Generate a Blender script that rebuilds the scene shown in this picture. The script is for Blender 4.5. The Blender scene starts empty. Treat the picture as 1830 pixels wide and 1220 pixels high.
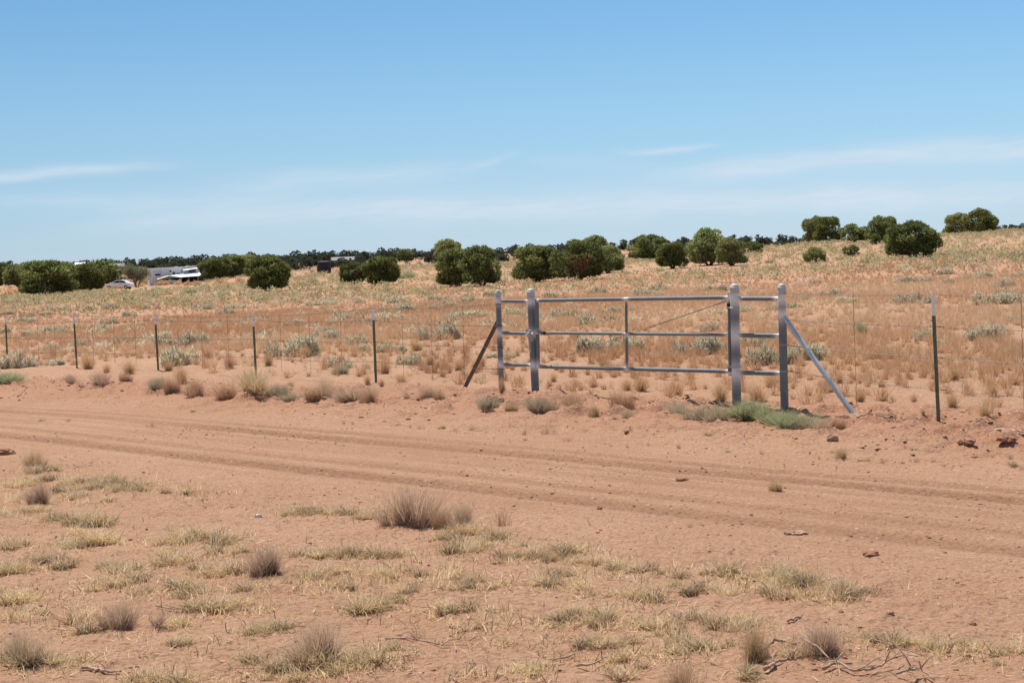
import bpy, math, random
import numpy as np
from mathutils import Vector, Matrix

R = math.radians
rng = np.random.default_rng(11)
random.seed(11)
S = bpy.context.scene
C = S.collection

# ------------------------------------------------------------------ camera, sky, sun, exposure
F, CX, CY = 2872.0, 915.0, 610.0
PITCH, ROLL, EYE = math.atan(160.0 / F), R(1.95), 1.89
fw = Vector((0, math.cos(PITCH), -math.sin(PITCH)))
r0 = Vector((1, 0, 0)); u0 = Vector((0, math.sin(PITCH), math.cos(PITCH)))
RT = r0 * math.cos(ROLL) - u0 * math.sin(ROLL)
UP = u0 * math.cos(ROLL) + r0 * math.sin(ROLL)
cam = bpy.data.cameras.new('camera')
co = bpy.data.objects.new('camera', cam); C.objects.link(co)
m = Matrix((RT, UP, -fw)).transposed().to_4x4(); m.translation = (0, 0, EYE)
co.matrix_world = m
cam.sensor_width = 36; cam.lens = 36 * F / 1830
cam.clip_start = 0.1; cam.clip_end = 9000
S.camera = co

SUN_EL, SUN_ROT = R(63), R(26)        # sun high behind the field, a little to the left
w = bpy.data.worlds.new('World'); S.world = w; w.use_nodes = True
nt = w.node_tree; nt.nodes.clear()
def N(tree, typ, **kw):
    n = tree.nodes.new(typ)
    for k, v in kw.items():
        if k.startswith('i_'): n.inputs[k[2:]].default_value = v
        else: setattr(n, k, v)
    return n
def mth(tree, op, a, b=None, c=None, clamp=False):
    n = tree.nodes.new('ShaderNodeMath'); n.operation = op; n.use_clamp = clamp
    for i, v in enumerate((a, b, c)):
        if v is None: continue
        if hasattr(v, 'links') or hasattr(v, 'is_linked'): tree.links.new(v, n.inputs[i])
        else: n.inputs[i].default_value = v
    return n.outputs[0]
sky = N(nt, 'ShaderNodeTexSky', sky_type='NISHITA', sun_disc=False, sun_elevation=SUN_EL, sun_rotation=SUN_ROT,
        altitude=1700, air_density=1.0, dust_density=0.3, ozone_density=1.6)
gam = N(nt, 'ShaderNodeHueSaturation'); gam.inputs['Saturation'].default_value = 1.0
nt.links.new(sky.outputs[0], gam.inputs['Color'])
# clearer, bluer desert air low down than the stock sky gives (colour by elevation)
SKY_TINT = [(0.0, (0.338, 0.440, 0.675)), (0.0183, (0.343, 0.440, 0.630)), (0.0417, (0.354, 0.445, 0.605)), (0.0933, (0.388, 0.480, 0.575)), (0.14, (0.405, 0.513, 0.58)), (0.1917, (0.405, 0.53, 0.592)), (0.255, (0.385, 0.54, 0.605)), (0.45, (0.50, 0.52, 0.50)), (1.0, (0.95, 0.87, 0.74))]  # last stop brightens and warms the unseen upper sky as added fill light
tc = N(nt, 'ShaderNodeTexCoord'); sp = N(nt, 'ShaderNodeSeparateXYZ'); nt.links.new(tc.outputs['Generated'], sp.inputs[0])
X_, Y_, Z_ = sp.outputs
az = mth(nt, 'ARCTAN2', X_, Y_); el0 = mth(nt, 'ARCSINE', Z_)
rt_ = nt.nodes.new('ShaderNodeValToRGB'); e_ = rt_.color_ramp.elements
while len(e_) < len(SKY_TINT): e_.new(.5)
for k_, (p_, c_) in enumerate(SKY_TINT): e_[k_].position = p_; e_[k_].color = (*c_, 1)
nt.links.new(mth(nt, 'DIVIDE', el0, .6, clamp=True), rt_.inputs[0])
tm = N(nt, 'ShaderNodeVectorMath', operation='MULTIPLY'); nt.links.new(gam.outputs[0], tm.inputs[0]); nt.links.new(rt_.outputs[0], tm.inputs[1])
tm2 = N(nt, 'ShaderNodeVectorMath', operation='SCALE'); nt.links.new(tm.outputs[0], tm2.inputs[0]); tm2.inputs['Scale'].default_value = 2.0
cmb = N(nt, 'ShaderNodeCombineXYZ'); nt.links.new(az, cmb.inputs[0]); nt.links.new(mth(nt, 'MULTIPLY', el0, 3.0), cmb.inputs[1])
nz = N(nt, 'ShaderNodeTexNoise'); nz.inputs['Scale'].default_value = 14; nz.inputs['Detail'].default_value = 4
nt.links.new(cmb.outputs[0], nz.inputs['Vector'])
warp = mth(nt, 'MULTIPLY', mth(nt, 'SUBTRACT', nz.outputs['Fac'], 0.5), 0.012)
el = mth(nt, 'ADD', el0, warp)
cm2 = N(nt, 'ShaderNodeCombineXYZ'); nt.links.new(mth(nt, 'MULTIPLY', az, 1.0), cm2.inputs[0]); nt.links.new(mth(nt, 'MULTIPLY', mth(nt, 'SUBTRACT', el, mth(nt, 'MULTIPLY', az, .045)), 12.0), cm2.inputs[1])
nz2 = N(nt, 'ShaderNodeTexNoise'); nz2.inputs['Scale'].default_value = 24; nz2.inputs['Detail'].default_value = 9; nz2.inputs['Roughness'].default_value = .68
nt.links.new(cm2.outputs[0], nz2.inputs['Vector'])
fib = mth(nt, 'MULTIPLY_ADD', nz2.outputs['Fac'], 2.6, -0.85, clamp=True)
def streak(a0, e0, a1, e1, wd, amp, soft=0.03):
    b = (e1 - e0) / (a1 - a0)
    line = mth(nt, 'MULTIPLY_ADD', az, b, e0 - b * a0)
    d = mth(nt, 'DIVIDE', mth(nt, 'SUBTRACT', el, line), wd)
    g = mth(nt, 'POWER', 2.718, mth(nt, 'MULTIPLY', mth(nt, 'MULTIPLY', d, d), -1.0))
    m1 = mth(nt, 'DIVIDE', mth(nt, 'SUBTRACT', az, a0), soft, clamp=True)
    m2 = mth(nt, 'DIVIDE', mth(nt, 'SUBTRACT', a1, az), soft, clamp=True)
    return mth(nt, 'MULTIPLY', mth(nt, 'MULTIPLY', g, amp), mth(nt, 'MULTIPLY', m1, m2))
tot = None
for s in ((-.50, .047, -.19, .060, .0032, .85, .06), (-.20, .045, .00, .053, .0065, .55, .06), (-.03, .049, .014, .063, .0025, .4, .02),
          (-.30, .026, .34, .030, .016, .32, .10), (-.27, .024, -.02, .031, .0055, .55, .08), (-.10, .027, .26, .025, .007, .7, .06), (.08, .043, .26, .052, .0055, .95, .06),
          (.20, .053, .55, .040, .0065, .9, .05), (.06, .0585, .14, .0605, .0017, .75, .03), (.18, .023, .5, .026, .007, .7, .05),
          (-.36, .040, -.10, .036, .005, .35, .06), (.0, .057, .10, .050, .004, .25, .03), (.9, .10, 2.0, .16, .03, .6, .2), (-2.2, .12, -.9, .08, .03, .6, .2)):
    g = streak(*s); tot = g if tot is None else mth(nt, 'ADD', tot, g)
cmask = mth(nt, 'MULTIPLY', mth(nt, 'MULTIPLY', tot, mth(nt, 'MULTIPLY_ADD', fib, .5, .42)), 1.05, clamp=True)
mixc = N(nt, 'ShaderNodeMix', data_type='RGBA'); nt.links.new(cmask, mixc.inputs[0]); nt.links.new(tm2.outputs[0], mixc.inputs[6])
mixc.inputs[7].default_value = (7.4, 8.6, 9.8, 1)
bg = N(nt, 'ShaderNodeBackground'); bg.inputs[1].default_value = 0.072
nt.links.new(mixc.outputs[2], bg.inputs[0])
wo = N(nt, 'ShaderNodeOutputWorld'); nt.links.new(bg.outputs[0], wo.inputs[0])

sl = bpy.data.lights.new('sun', 'SUN'); sl.energy = 4.5; sl.angle = R(.53); sl.color = (1, .955, .88)
so = bpy.data.objects.new('sun', sl); C.objects.link(so)
sd = Vector((-math.sin(SUN_ROT) * math.cos(SUN_EL), math.cos(SUN_ROT) * math.cos(SUN_EL), math.sin(SUN_EL)))
so.rotation_euler = sd.to_track_quat('Z', 'Y').to_euler()
S.view_settings.view_transform = 'Standard'; S.view_settings.look = 'None'
S.view_settings.exposure = 0.3; S.view_settings.gamma = 1.0; S.view_settings.use_curve_mapping = False
S.render.engine = 'CYCLES'
S.cycles.max_bounces = 5; S.cycles.transparent_max_bounces = 4; S.cycles.diffuse_bounces = 3

# ------------------------------------------------------------------ picture pixel -> place in the world
def ray(x, y):
    d = fw * F + RT * (x - CX) - UP * (y - CY)
    return d / F
FA, FB = 20.9, 1.25                          # fence line  Y = FA - FB * X
def on_fence(x, y, off=0.0):                 # point of the vertical fence plane (off = metres towards the camera)
    d = ray(x, y); t = (FA - off) / (d.y + FB * d.x)
    return Vector((0, 0, EYE)) + d * t

# ------------------------------------------------------------------ noise and terrain
def h2(i, j, s):
    n = (i.astype(np.int64) * 374761393 + j.astype(np.int64) * 668265263 + s * 1442695041) & 0xffffffff
    n = ((n ^ (n >> 13)) * 1274126177) & 0xffffffff
    return ((n ^ (n >> 16)) & 0xffff) / 65535.0
def vn(x, y, s=0):
    i = np.floor(x); j = np.floor(y); u = x - i; v = y - j
    u = u * u * (3 - 2 * u); v = v * v * (3 - 2 * v)
    a = h2(i, j, s); b = h2(i + 1, j, s); c = h2(i, j + 1, s); d = h2(i + 1, j + 1, s)
    return (a * (1 - u) + b * u) * (1 - v) + (c * (1 - u) + d * u) * v - .5
def fbm(x, y, s=0, o=4, g=.5):
    t = 0; a = 1
    for k in range(o):
        t = t + a * vn(x * 2 ** k + 17.3 * k, y * 2 ** k - 9.1 * k, s + k); a *= g
    return t
def sm(a, b, x):
    t = np.clip((x - a) / (b - a), 0, 1); return t * t * (3 - 2 * t)
cols = (np.array([-300, 0, 300, 550, 850, 1100, 1350, 1500, 1650, 1830, 2300]) - 915) / F
rowr = np.array([.3, 21, 34, 60, 100, 150, 220, 270, 320, 420, 520, 650, 900, 4000.])
tab = np.array([
    [0] * 11, [0] * 11,
    [-.3, -.2, -.12, -.08, -.05, -.03, 0, 0, 0, 0, 0],
    [-.6, -.55, -.5, -.4, -.35, -.3, -.2, -.1, -.1, -.1, 0],
    [-1, -.95, -.95, -.8, -.7, -.5, -.3, -.1, -.05, 0, .1],
    [-1.1, -1.1, -1.15, -.95, -.85, -.6, -.2, 0, .15, .3, .4],
    [-1.8, -1.8, -1.9, -.5, -.15, -.15, .6, 1.7, 1.75, 2.1, 2.3],
    [-2.0, -2.0, -2.05, .3, .05, -.2, 1.3, 2.0, 2.1, 2.65, 2.9],
    [-2.3, -2.3, -2.3, -.6, -.8, -.9, .4, 1.6, 2.0, 2.5, 2.8],
    [-2.5, -2.5, -2.5, -3, -3, -3, -2, 0, 1, 1.5, 2],
    [-1, -1, -1, -1, -.8, -.5, -.5, 0, .5, .5, 1],
    [.4, .5, .8, .9, 1.0, 1.3, 1.3, 1, 1, 1, 1],
    [0] * 11, [0] * 11], float)
LG0, LG1, NR, NC = math.log(.3), math.log(4000), 500, 220
gr = np.linspace(LG0, LG1, NR); gc = np.linspace(cols[0], cols[-1], NC)
t1 = np.array([np.interp(gc, cols, row) for row in tab])
T = np.array([np.interp(gr, np.log(rowr), t1[:, k]) for k in range(NC)]).T
def blur(A, n, ax):
    k = np.hanning(n + 2)[1:-1]; k /= k.sum()
    P = np.pad(A, [(n // 2, n // 2) if a == ax else (0, 0) for a in (0, 1)], mode='edge')
    return np.apply_along_axis(lambda v: np.convolve(v, k, 'valid'), ax, P)
T = blur(blur(T, 9, 0), 25, 1)
def road_c(X, Y): return (X + Y) / 1.41421356
def masks(X, Y):
    r = np.hypot(X, Y); c = road_c(X, Y); a = (X - Y) / 1.41421356
    wob = .12 * vn(a * .5, c * 0 + 3, 71) + .05 * vn(a * 2.1, c * 0, 72)
    cc = np.clip(13.6 + (a + 10.2) * .07, 11.5, 14.2) + wob * 2
    near = 1 - sm(60, 110, r)
    berm = sm(cc - 2.0, cc - .2, c) * (1 - sm(cc + .5, cc + 2.2, c)) * near
    tr = 0
    for c0, wd, k in ((8.85, .17, 1.0), (9.32, .10, .55), (10.55, .16, .85), (10.93, .09, .5), (9.85, .13, .25), (10.2, .08, .3)):
        d = (c - c0 - .05 * vn(a * .25, a * 0, int(c0 * 10)) - .015 * vn(a * 1.5, a * 0, 5)) / wd
        tr = np.maximum(tr, k * np.exp(-d * d * d * d) * (.55 + .9 * np.clip(.5 + vn(a * .35, c * 2, 91), 0, 1)))
    tr = tr * near
    return r, c, a, cc, berm, np.clip(tr, 0, 1), near
def H(X, Y, detail=True):
    X = np.asarray(X, float); Y = np.asarray(Y, float)
    r, c, a, cc, berm, tr, near = masks(X, Y)
    t = np.where(Y > 1e-3, X / np.maximum(Y, 1e-3), np.sign(X) * .6)
    fi = np.clip((np.log(np.maximum(r, .3)) - LG0) / (LG1 - LG0) * (NR - 1), 0, NR - 1.001)
    fj = np.clip((t - gc[0]) / (gc[-1] - gc[0]) * (NC - 1), 0, NC - 1.001)
    i = fi.astype(int); j = fj.astype(int); u = fi - i; v = fj - j
    z = (T[i, j] * (1 - v) + T[i, j + 1] * v) * (1 - u) + (T[i + 1, j] * (1 - v) + T[i + 1, j + 1] * v) * u
    z = z + .075 * berm * (.8 + .5 * vn(a * .6, c * .6, 31))
    z = z + .05 * sm(cc, cc + 1, c) * (1 - sm(40, 70, r)) * near
    onroad = sm(7.9, 8.4, c) * (1 - sm(11.3, 11.8, c)) * near
    off = 1 - onroad
    if detail:
        fade = 1 - sm(30, 60, r)
        z = z + off * near * .05 * fbm(X * .8, Y * .8, 41, 3) + .02 * fbm(X * .3, Y * .3, 43, 2) * near
        z = z + fade * .009 * fbm(X * 11, Y * 11, 51, 3, .6) * (.55 + off * 1.1) - fade * .010 * np.clip(vn(X * 19, Y * 19, 58) - .22, 0, 1) * (.6 + 2.2 * off)
        lump = np.clip(fbm(X * 3.4, Y * 3.4, 55, 4, .62) + .02, 0, 1)
        z = z + fade * berm * .12 * lump + fade * off * .03 * lump
        tread = np.sin(a * 70 + 3 * vn(a * 2, c * 9, 6)) * .004 + .028 * vn(a * 9, c * 14, 8) * np.clip(vn(a * .4, c * 1.3, 66) + .45, 0, 1)
        z = z + fade * tr * (tread * 1.5 - .018)
        z = z + fade * onroad * .010 * vn(a * .5, c * 9, 61)
    return z
def ground_at(x, y):
    d = ray(x, y); o = Vector((0, 0, EYE)); t = 4.0; last = t
    ts = 4.0 * 1.004 ** np.arange(0, 1400)
    P = np.array([[o.x + d.x * q, o.y + d.y * q, o.z + d.z * q] for q in ts])
    g = P[:, 2] - H(P[:, 0], P[:, 1], False)
    k = np.argmax(g < 0)
    if g[k] >= 0: k = len(ts) - 1
    f = g[k - 1] / (g[k - 1] - g[k]) if k > 0 else 0
    p = P[k - 1] * (1 - f) + P[k] * f if k > 0 else P[0]
    return Vector((p[0], p[1], float(H(p[0], p[1]))))
def at_dist(x, dist):                           # a point at a picture column, at a chosen depth
    y = 470 - .034 * (x - 0)
    d = ray(x, y); q = dist / d.y
    X, Y = d.x * q, dist
    return Vector((X, Y, float(H(X, Y))))

# ------------------------------------------------------------------ object helpers
def mesh(name, V, Fc, mat, attrs=None, smooth=False, parent=None, link=True):
    V = np.asarray(V, np.float32).reshape(-1, 3)
    me = bpy.data.meshes.new(name)
    if isinstance(Fc, np.ndarray):
        n, k = Fc.shape
        me.vertices.add(len(V)); me.vertices.foreach_set('co', V.ravel())
        me.loops.add(n * k); me.loops.foreach_set('vertex_index', Fc.astype(np.int32).ravel())
        me.polygons.add(n); me.polygons.foreach_set('loop_start', np.arange(0, n * k, k, dtype=np.int32))
        me.update(calc_edges=True)
    else:
        me.from_pydata([tuple(map(float, v)) for v in V], [], Fc); me.update()
    if smooth: me.polygons.foreach_set('use_smooth', np.ones(len(me.polygons), bool))
    for k, v in (attrs or {}).items():
        at = me.attributes.new(k, 'FLOAT', 'POINT'); at.data.foreach_set('value', np.asarray(v, np.float32))
    me.materials.append(mat)
    if not link: return me
    o = bpy.data.objects.new(name, me); C.objects.link(o)
    if parent is not None: o.parent = parent
    return o
def tag(o, label, cat=None, group=None, kind=None):
    if label: o['label'] = label
    if cat: o['category'] = cat
    if group: o['group'] = group
    if kind: o['kind'] = kind
    return o
def empty(name, loc, label=None, cat=None, group=None, rz=0):
    o = bpy.data.objects.new(name, None); C.objects.link(o); o.location = loc; o.rotation_euler = (0, 0, rz)
    o.empty_display_size = .2
    return tag(o, label, cat, group)
class MB:
    def __init__(s): s.v = []; s.f = []; s.n = 0; s.a = []
    def add(s, V, Fs, a=0.0):
        V = np.asarray(V, float).reshape(-1, 3); s.v.append(V)
        s.f += [tuple(int(i) + s.n for i in f) for f in Fs]; s.n += len(V)
        s.a.append(np.broadcast_to(np.asarray(a, float), (len(V),)))
        return s
    def box(s, lo, hi, M=None):
        x0, y0, z0 = lo; x1, y1, z1 = hi
        V = np.array([(x0, y0, z0), (x1, y0, z0), (x1, y1, z0), (x0, y1, z0), (x0, y0, z1), (x1, y0, z1), (x1, y1, z1), (x0, y1, z1)], float)
        if M is not None: V = np.array([M @ Vector(p) for p in V])
        return s.add(V, [(0, 3, 2, 1), (4, 5, 6, 7), (0, 1, 5, 4), (1, 2, 6, 5), (2, 3, 7, 6), (3, 0, 4, 7)])
    def tube(s, pts, rad, seg=10, cap=True, a=0.0):
        P = [Vector(p) for p in pts]; n = len(P)
        rad = [rad] * n if np.isscalar(rad) else rad
        V = []; ref = None
        for i in range(n):
            t = (P[min(i + 1, n - 1)] - P[max(i - 1, 0)]).normalized()
            if ref is None: ref = Vector((0, 0, 1)) if abs(t.z) < .9 else Vector((1, 0, 0))
            u = (ref - t * ref.dot(t)).normalized(); v = t.cross(u); ref = u
            for k in range(seg):
                q = 2 * math.pi * k / seg; V.append(P[i] + (u * math.cos(q) + v * math.sin(q)) * rad[i])
        Fs = [(i * seg + k, i * seg + (k + 1) % seg, (i + 1) * seg + (k + 1) % seg, (i + 1) * seg + k) for i in range(n - 1) for k in range(seg)]
        if cap: Fs += [tuple(range(seg))[::-1], tuple((n - 1) * seg + k for k in range(seg))]
        if not np.isscalar(a): a = np.repeat(a, seg)
        return s.add([tuple(p) for p in V], Fs, a)
    def build(s, name, mat, parent=None, smooth=False, attr=None):
        V = np.concatenate(s.v)
        return mesh(name, V, s.f, mat, {attr: np.concatenate(s.a)} if attr else None, smooth, parent)
def auto_smooth(o, ang=40):
    me = o.data
    me.polygons.foreach_set('use_smooth', np.ones(len(me.polygons), bool))
    try: me.set_sharp_from_angle(angle=R(ang))
    except Exception: pass
    return o
def copy_tree(o, parent=None):
    c = o.copy(); C.objects.link(c)
    if parent is not None: c.parent = parent
    for ch in o.children: copy_tree(ch, c)
    return c

# ------------------------------------------------------------------ materials
def newmat(name):
    mt = bpy.data.materials.new(name); mt.use_nodes = True; t = mt.node_tree; t.nodes.clear()
    out = N(t, 'ShaderNodeOutputMaterial'); return mt, t, out
def ramp(t, fac, stops):
    r = t.nodes.new('ShaderNodeValToRGB'); e = r.color_ramp.elements
    while len(e) < len(stops): e.new(.5)
    for k, (p, c) in enumerate(stops): e[k].position = p; e[k].color = (*c, 1)
    t.links.new(fac, r.inputs[0]); return r.outputs[0]
def noise(t, scale, detail=4, rough=.5, vec=None, dim='3D'):
    n = N(t, 'ShaderNodeTexNoise'); n.inputs['Scale'].default_value = scale; n.inputs['Detail'].default_value = detail; n.inputs['Roughness'].default_value = rough
    if vec is not None: t.links.new(vec, n.inputs['Vector'])
    return n.outputs['Fac']
def mixrgb(t, fac, a, b, mode='MIX'):
    n = N(t, 'ShaderNodeMix', data_type='RGBA', blend_type=mode)
    for s, v in ((0, fac), (6, a), (7, b)):
        if hasattr(v, 'is_linked'): t.links.new(v, n.inputs[s])
        else: n.inputs[s].default_value = v if s == 0 else (*v, 1)
    return n.outputs[2]
def attr(t, name): return N(t, 'ShaderNodeAttribute', attribute_name=name).outputs['Fac']
def simple(name, col, rough=.7, metal=0.0, ns=0, namp=.15, bump=0):
    mt, t, out = newmat(name); b = N(t, 'ShaderNodeBsdfPrincipled'); b.inputs['Roughness'].default_value = rough; b.inputs['Metallic'].default_value = metal
    b.inputs['Base Color'].default_value = (*col, 1)
    if ns:
        tcn = N(t, 'ShaderNodeTexCoord'); f = noise(t, ns, 5, .6, tcn.outputs['Object'])
        t.links.new(ramp(t, f, [(.3, tuple(c * (1 - namp) for c in col)), (.7, tuple(min(1, c * (1 + namp)) for c in col))]), b.inputs['Base Color'])
        if bump:
            bn = N(t, 'ShaderNodeBump'); bn.inputs['Strength'].default_value = bump; bn.inputs['Distance'].default_value = .02
            t.links.new(f, bn.inputs['Height']); t.links.new(bn.outputs[0], b.inputs['Normal'])
    t.links.new(b.outputs[0], out.inputs[0]); return mt
def foliage(name, stops, trans=.3, objvar=.25, hue=0.02):
    mt, t, out = newmat(name)
    c = ramp(t, attr(t, 'var'), stops)
    oi = N(t, 'ShaderNodeObjectInfo')
    hs = N(t, 'ShaderNodeHueSaturation')
    t.links.new(c, hs.inputs['Color'])
    t.links.new(mth(t, 'MULTIPLY_ADD', oi.outputs['Random'], objvar, 1 - objvar / 2), hs.inputs['Value'])
    t.links.new(mth(t, 'MULTIPLY_ADD', mth(t, 'FRACT', mth(t, 'MULTIPLY', oi.outputs['Random'], 7.13)), hue, .5 - hue / 2), hs.inputs['Hue'])
    d = N(t, 'ShaderNodeBsdfDiffuse'); tr = N(t, 'ShaderNodeBsdfTranslucent')
    t.links.new(hs.outputs[0], d.inputs[0]); t.links.new(hs.outputs[0], tr.inputs[0])
    mx = N(t, 'ShaderNodeMixShader'); mx.inputs[0].default_value = trans
    t.links.new(d.outputs[0], mx.inputs[1]); t.links.new(tr.outputs[0], mx.inputs[2]); t.links.new(mx.outputs[0], out.inputs[0])
    return mt

def soil_mat():
    mt, t, out = newmat('red_sandy_soil')
    g = N(t, 'ShaderNodeNewGeometry'); P = g.outputs['Position']
    b = N(t, 'ShaderNodeBsdfPrincipled'); b.inputs['Roughness'].default_value = .95; b.inputs['Specular IOR Level'].default_value = .15
    big = noise(t, .35, 4, .55, P); mid = noise(t, 3.2, 5, .6, P); fine = noise(t, 42, 5, .7, P)
    col = ramp(t, big, [(.3, (.455, .255, .152)), (.7, (.53, .318, .198))])
    col = mixrgb(t, mth(t, 'MULTIPLY', ramp_f(t, mid, .45, .75), .40), col, (.42, .205, .122))
    tr = attr(t, 'track'); bm = attr(t, 'berm')
    sx0 = N(t, 'ShaderNodeSeparateXYZ'); t.links.new(P, sx0.inputs[0])
    cv0 = N(t, 'ShaderNodeCombineXYZ'); t.links.new(mth(t, 'MULTIPLY', mth(t, 'ADD', sx0.outputs[0], sx0.outputs[1]), 26), cv0.inputs[0]); t.links.new(mth(t, 'MULTIPLY', mth(t, 'SUBTRACT', sx0.outputs[0], sx0.outputs[1]), 7), cv0.inputs[1])
    rough_ = ramp_f(t, noise(t, 1.0, 4, .7, cv0.outputs[0]), .40, .60)
    col = mixrgb(t, mth(t, 'MULTIPLY', tr, mth(t, 'MULTIPLY_ADD', rough_, .75, .42)), col, (.265, .138, .072))
    fl = mth(t, 'MULTIPLY', ramp_f(t, noise(t, 30, 3, .6, P), .60, .66), .6)
    col = mixrgb(t, fl, col, (.25, .125, .07))
    col = mixrgb(t, mth(t, 'MULTIPLY', bm, .55), col, (.42, .195, .115))
    col = mixrgb(t, mth(t, 'MULTIPLY', ramp_f(t, fine, .50, .64), .70), col, (.30, .145, .085))
    col = mixrgb(t, mth(t, 'MULTIPLY', ramp_f(t, fine, .47, .30), .30), col, (.60, .37, .26))
    sx = N(t, 'ShaderNodeSeparateXYZ'); t.links.new(P, sx.inputs[0])
    cc_ = mth(t, 'MULTIPLY', mth(t, 'ADD', sx.outputs[0], sx.outputs[1]), 6.5); aa_ = mth(t, 'MULTIPLY', mth(t, 'SUBTRACT', sx.outputs[0], sx.outputs[1]), .28)
    cv = N(t, 'ShaderNodeCombineXYZ'); t.links.new(cc_, cv.inputs[0]); t.links.new(aa_, cv.inputs[1])
    lines = ramp_f(t, noise(t, 1.0, 5, .6, cv.outputs[0]), .47, .68)
    col = mixrgb(t, mth(t, 'MULTIPLY', mth(t, 'MULTIPLY', lines, attr(t, 'road')), .6), col, (.34, .185, .098))
    th = mth(t, 'MULTIPLY', attr(t, 'thatch'), ramp_f(t, noise(t, 1.1, 5, .65, P), .33, .60))
    col = mixrgb(t, mth(t, 'MULTIPLY', th, .7), col, (.45, .28, .16))
    # scattered pale and dark gravel
    v = N(t, 'ShaderNodeTexVoronoi'); v.inputs['Scale'].default_value = 26; t.links.new(P, v.inputs['Vector'])
    near0 = mth(t, 'LESS_THAN', v.outputs['Distance'], .30)
    sep = N(t, 'ShaderNodeSeparateColor'); t.links.new(v.outputs['Color'], sep.inputs[0])
    gv = mth(t, 'MULTIPLY_ADD', attr(t, 'gravel'), -.18, .955)
    pale = mth(t, 'MULTIPLY', near0, mth(t, 'GREATER_THAN', sep.outputs[0], gv))
    dark = mth(t, 'MULTIPLY', near0, mth(t, 'GREATER_THAN', sep.outputs[1], .84))
    col = mixrgb(t, mth(t, 'MULTIPLY', pale, .7), col, (.66, .47, .37))
    col = mixrgb(t, mth(t, 'MULTIPLY', dark, .55), col, (.20, .085, .05))
    t.links.new(col, b.inputs['Base Color'])
    bn = N(t, 'ShaderNodeBump'); bn.inputs['Strength'].default_value = 1.0; bn.inputs['Distance'].default_value = .034
    hh = mth(t, 'ADD', noise(t, 22, 6, .7, P), mth(t, 'MULTIPLY', v.outputs['Distance'], -.22))
    t.links.new(hh, bn.inputs['Height']); t.links.new(bn.outputs[0], b.inputs['Normal'])
    t.links.new(b.outputs[0], out.inputs[0]); return mt
def ramp_f(t, f, a, b):
    n = N(t, 'ShaderNodeMapRange'); n.clamp = True
    n.inputs['From Min'].default_value = a; n.inputs['From Max'].default_value = b
    t.links.new(f, n.inputs['Value']); return n.outputs[0]

M_soil = soil_mat()
M_tan = foliage('tan_dry_grass', [(0, (.45, .26, .135)), (.45, (.66, .425, .235)), (1, (.80, .61, .39))], .48, .2)
M_curl = foliage('matted_straw_grass', [(0, (.20, .125, .08)), (.25, (.53, .39, .25)), (.7, (.80, .61, .35)), (1, (.92, .77, .54))], .45, .25, .012)
M_straw = foliage('pale_straw', [(0, (.42, .32, .18)), (1, (.78, .62, .38))], .35, .1)
M_twig = foliage('purple_brown_twigs', [(0, (.27, .18, .135)), (.45, (.52, .38, .28)), (1, (.84, .62, .40))], .42, .2)
M_twigtan = foliage('tan_brown_twigs', [(0, (.34, .21, .14)), (.5, (.55, .37, .23)), (1, (.75, .54, .34))], .35, .15)
M_silver = foliage('silvery_shrub_leaves', [(0, (.20, .12, .08)), (.3, (.44, .35, .24)), (.6, (.74, .67, .46)), (1, (.88, .83, .64))], .4, .25, .015)
M_green = foliage('green_grass_blades', [(0, (.20, .21, .11)), (.5, (.36, .40, .21)), (1, (.66, .60, .38))], .4, .1)
M_gray = foliage('gray_green_grass', [(0, (.28, .20, .14)), (.5, (.50, .41, .28)), (1, (.70, .60, .42))], .35, .2)
M_yell = foliage('yellow_green_scrub', [(0, (.40, .30, .17)), (.35, (.50, .47, .26)), (.7, (.55, .53, .29)), (1, (.70, .63, .38))], .4, .3, .05)
M_jun = foliage('juniper_foliage', [(0, (.075, .09, .035)), (.5, (.20, .23, .08)), (1, (.38, .41, .16))], .5, .3, .03)
M_jol = foliage('olive_juniper_foliage', [(0, (.13, .14, .055)), (.5, (.31, .33, .13)), (1, (.48, .49, .22))], .5, .25, .02)
M_jbr = foliage('juniper_foliage_with_brown_patches', [(0, (.07, .08, .03)), (.45, (.17, .19, .07)), (.8, (.28, .29, .11)), (.86, (.40, .22, .13)), (1, (.50, .29, .18))], .45, .1)
M_jfar = foliage('hazed_juniper_foliage', [(0, (.065, .078, .055)), (1, (.15, .165, .11))], .3, .3, .03)  # greens lifted and greyed to paint distance haze into the foliage
M_bark = simple('grey_bark', (.16, .115, .08), .9, 0, 9, .35, .4)
M_dead = simple('weathered_dead_wood', (.40, .27, .19), .9, 0, 22, .45, .5)
M_rock = simple('red_sandstone', (.40, .235, .16), .92, 0, 16, .35, .8)
M_pale = simple('pale_stone', (.68, .60, .52), .85, 0, 20, .15, .3)
M_clod = simple('dry_red_clods', (.37, .175, .10), .95, 0, 20, .3, .6)
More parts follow.
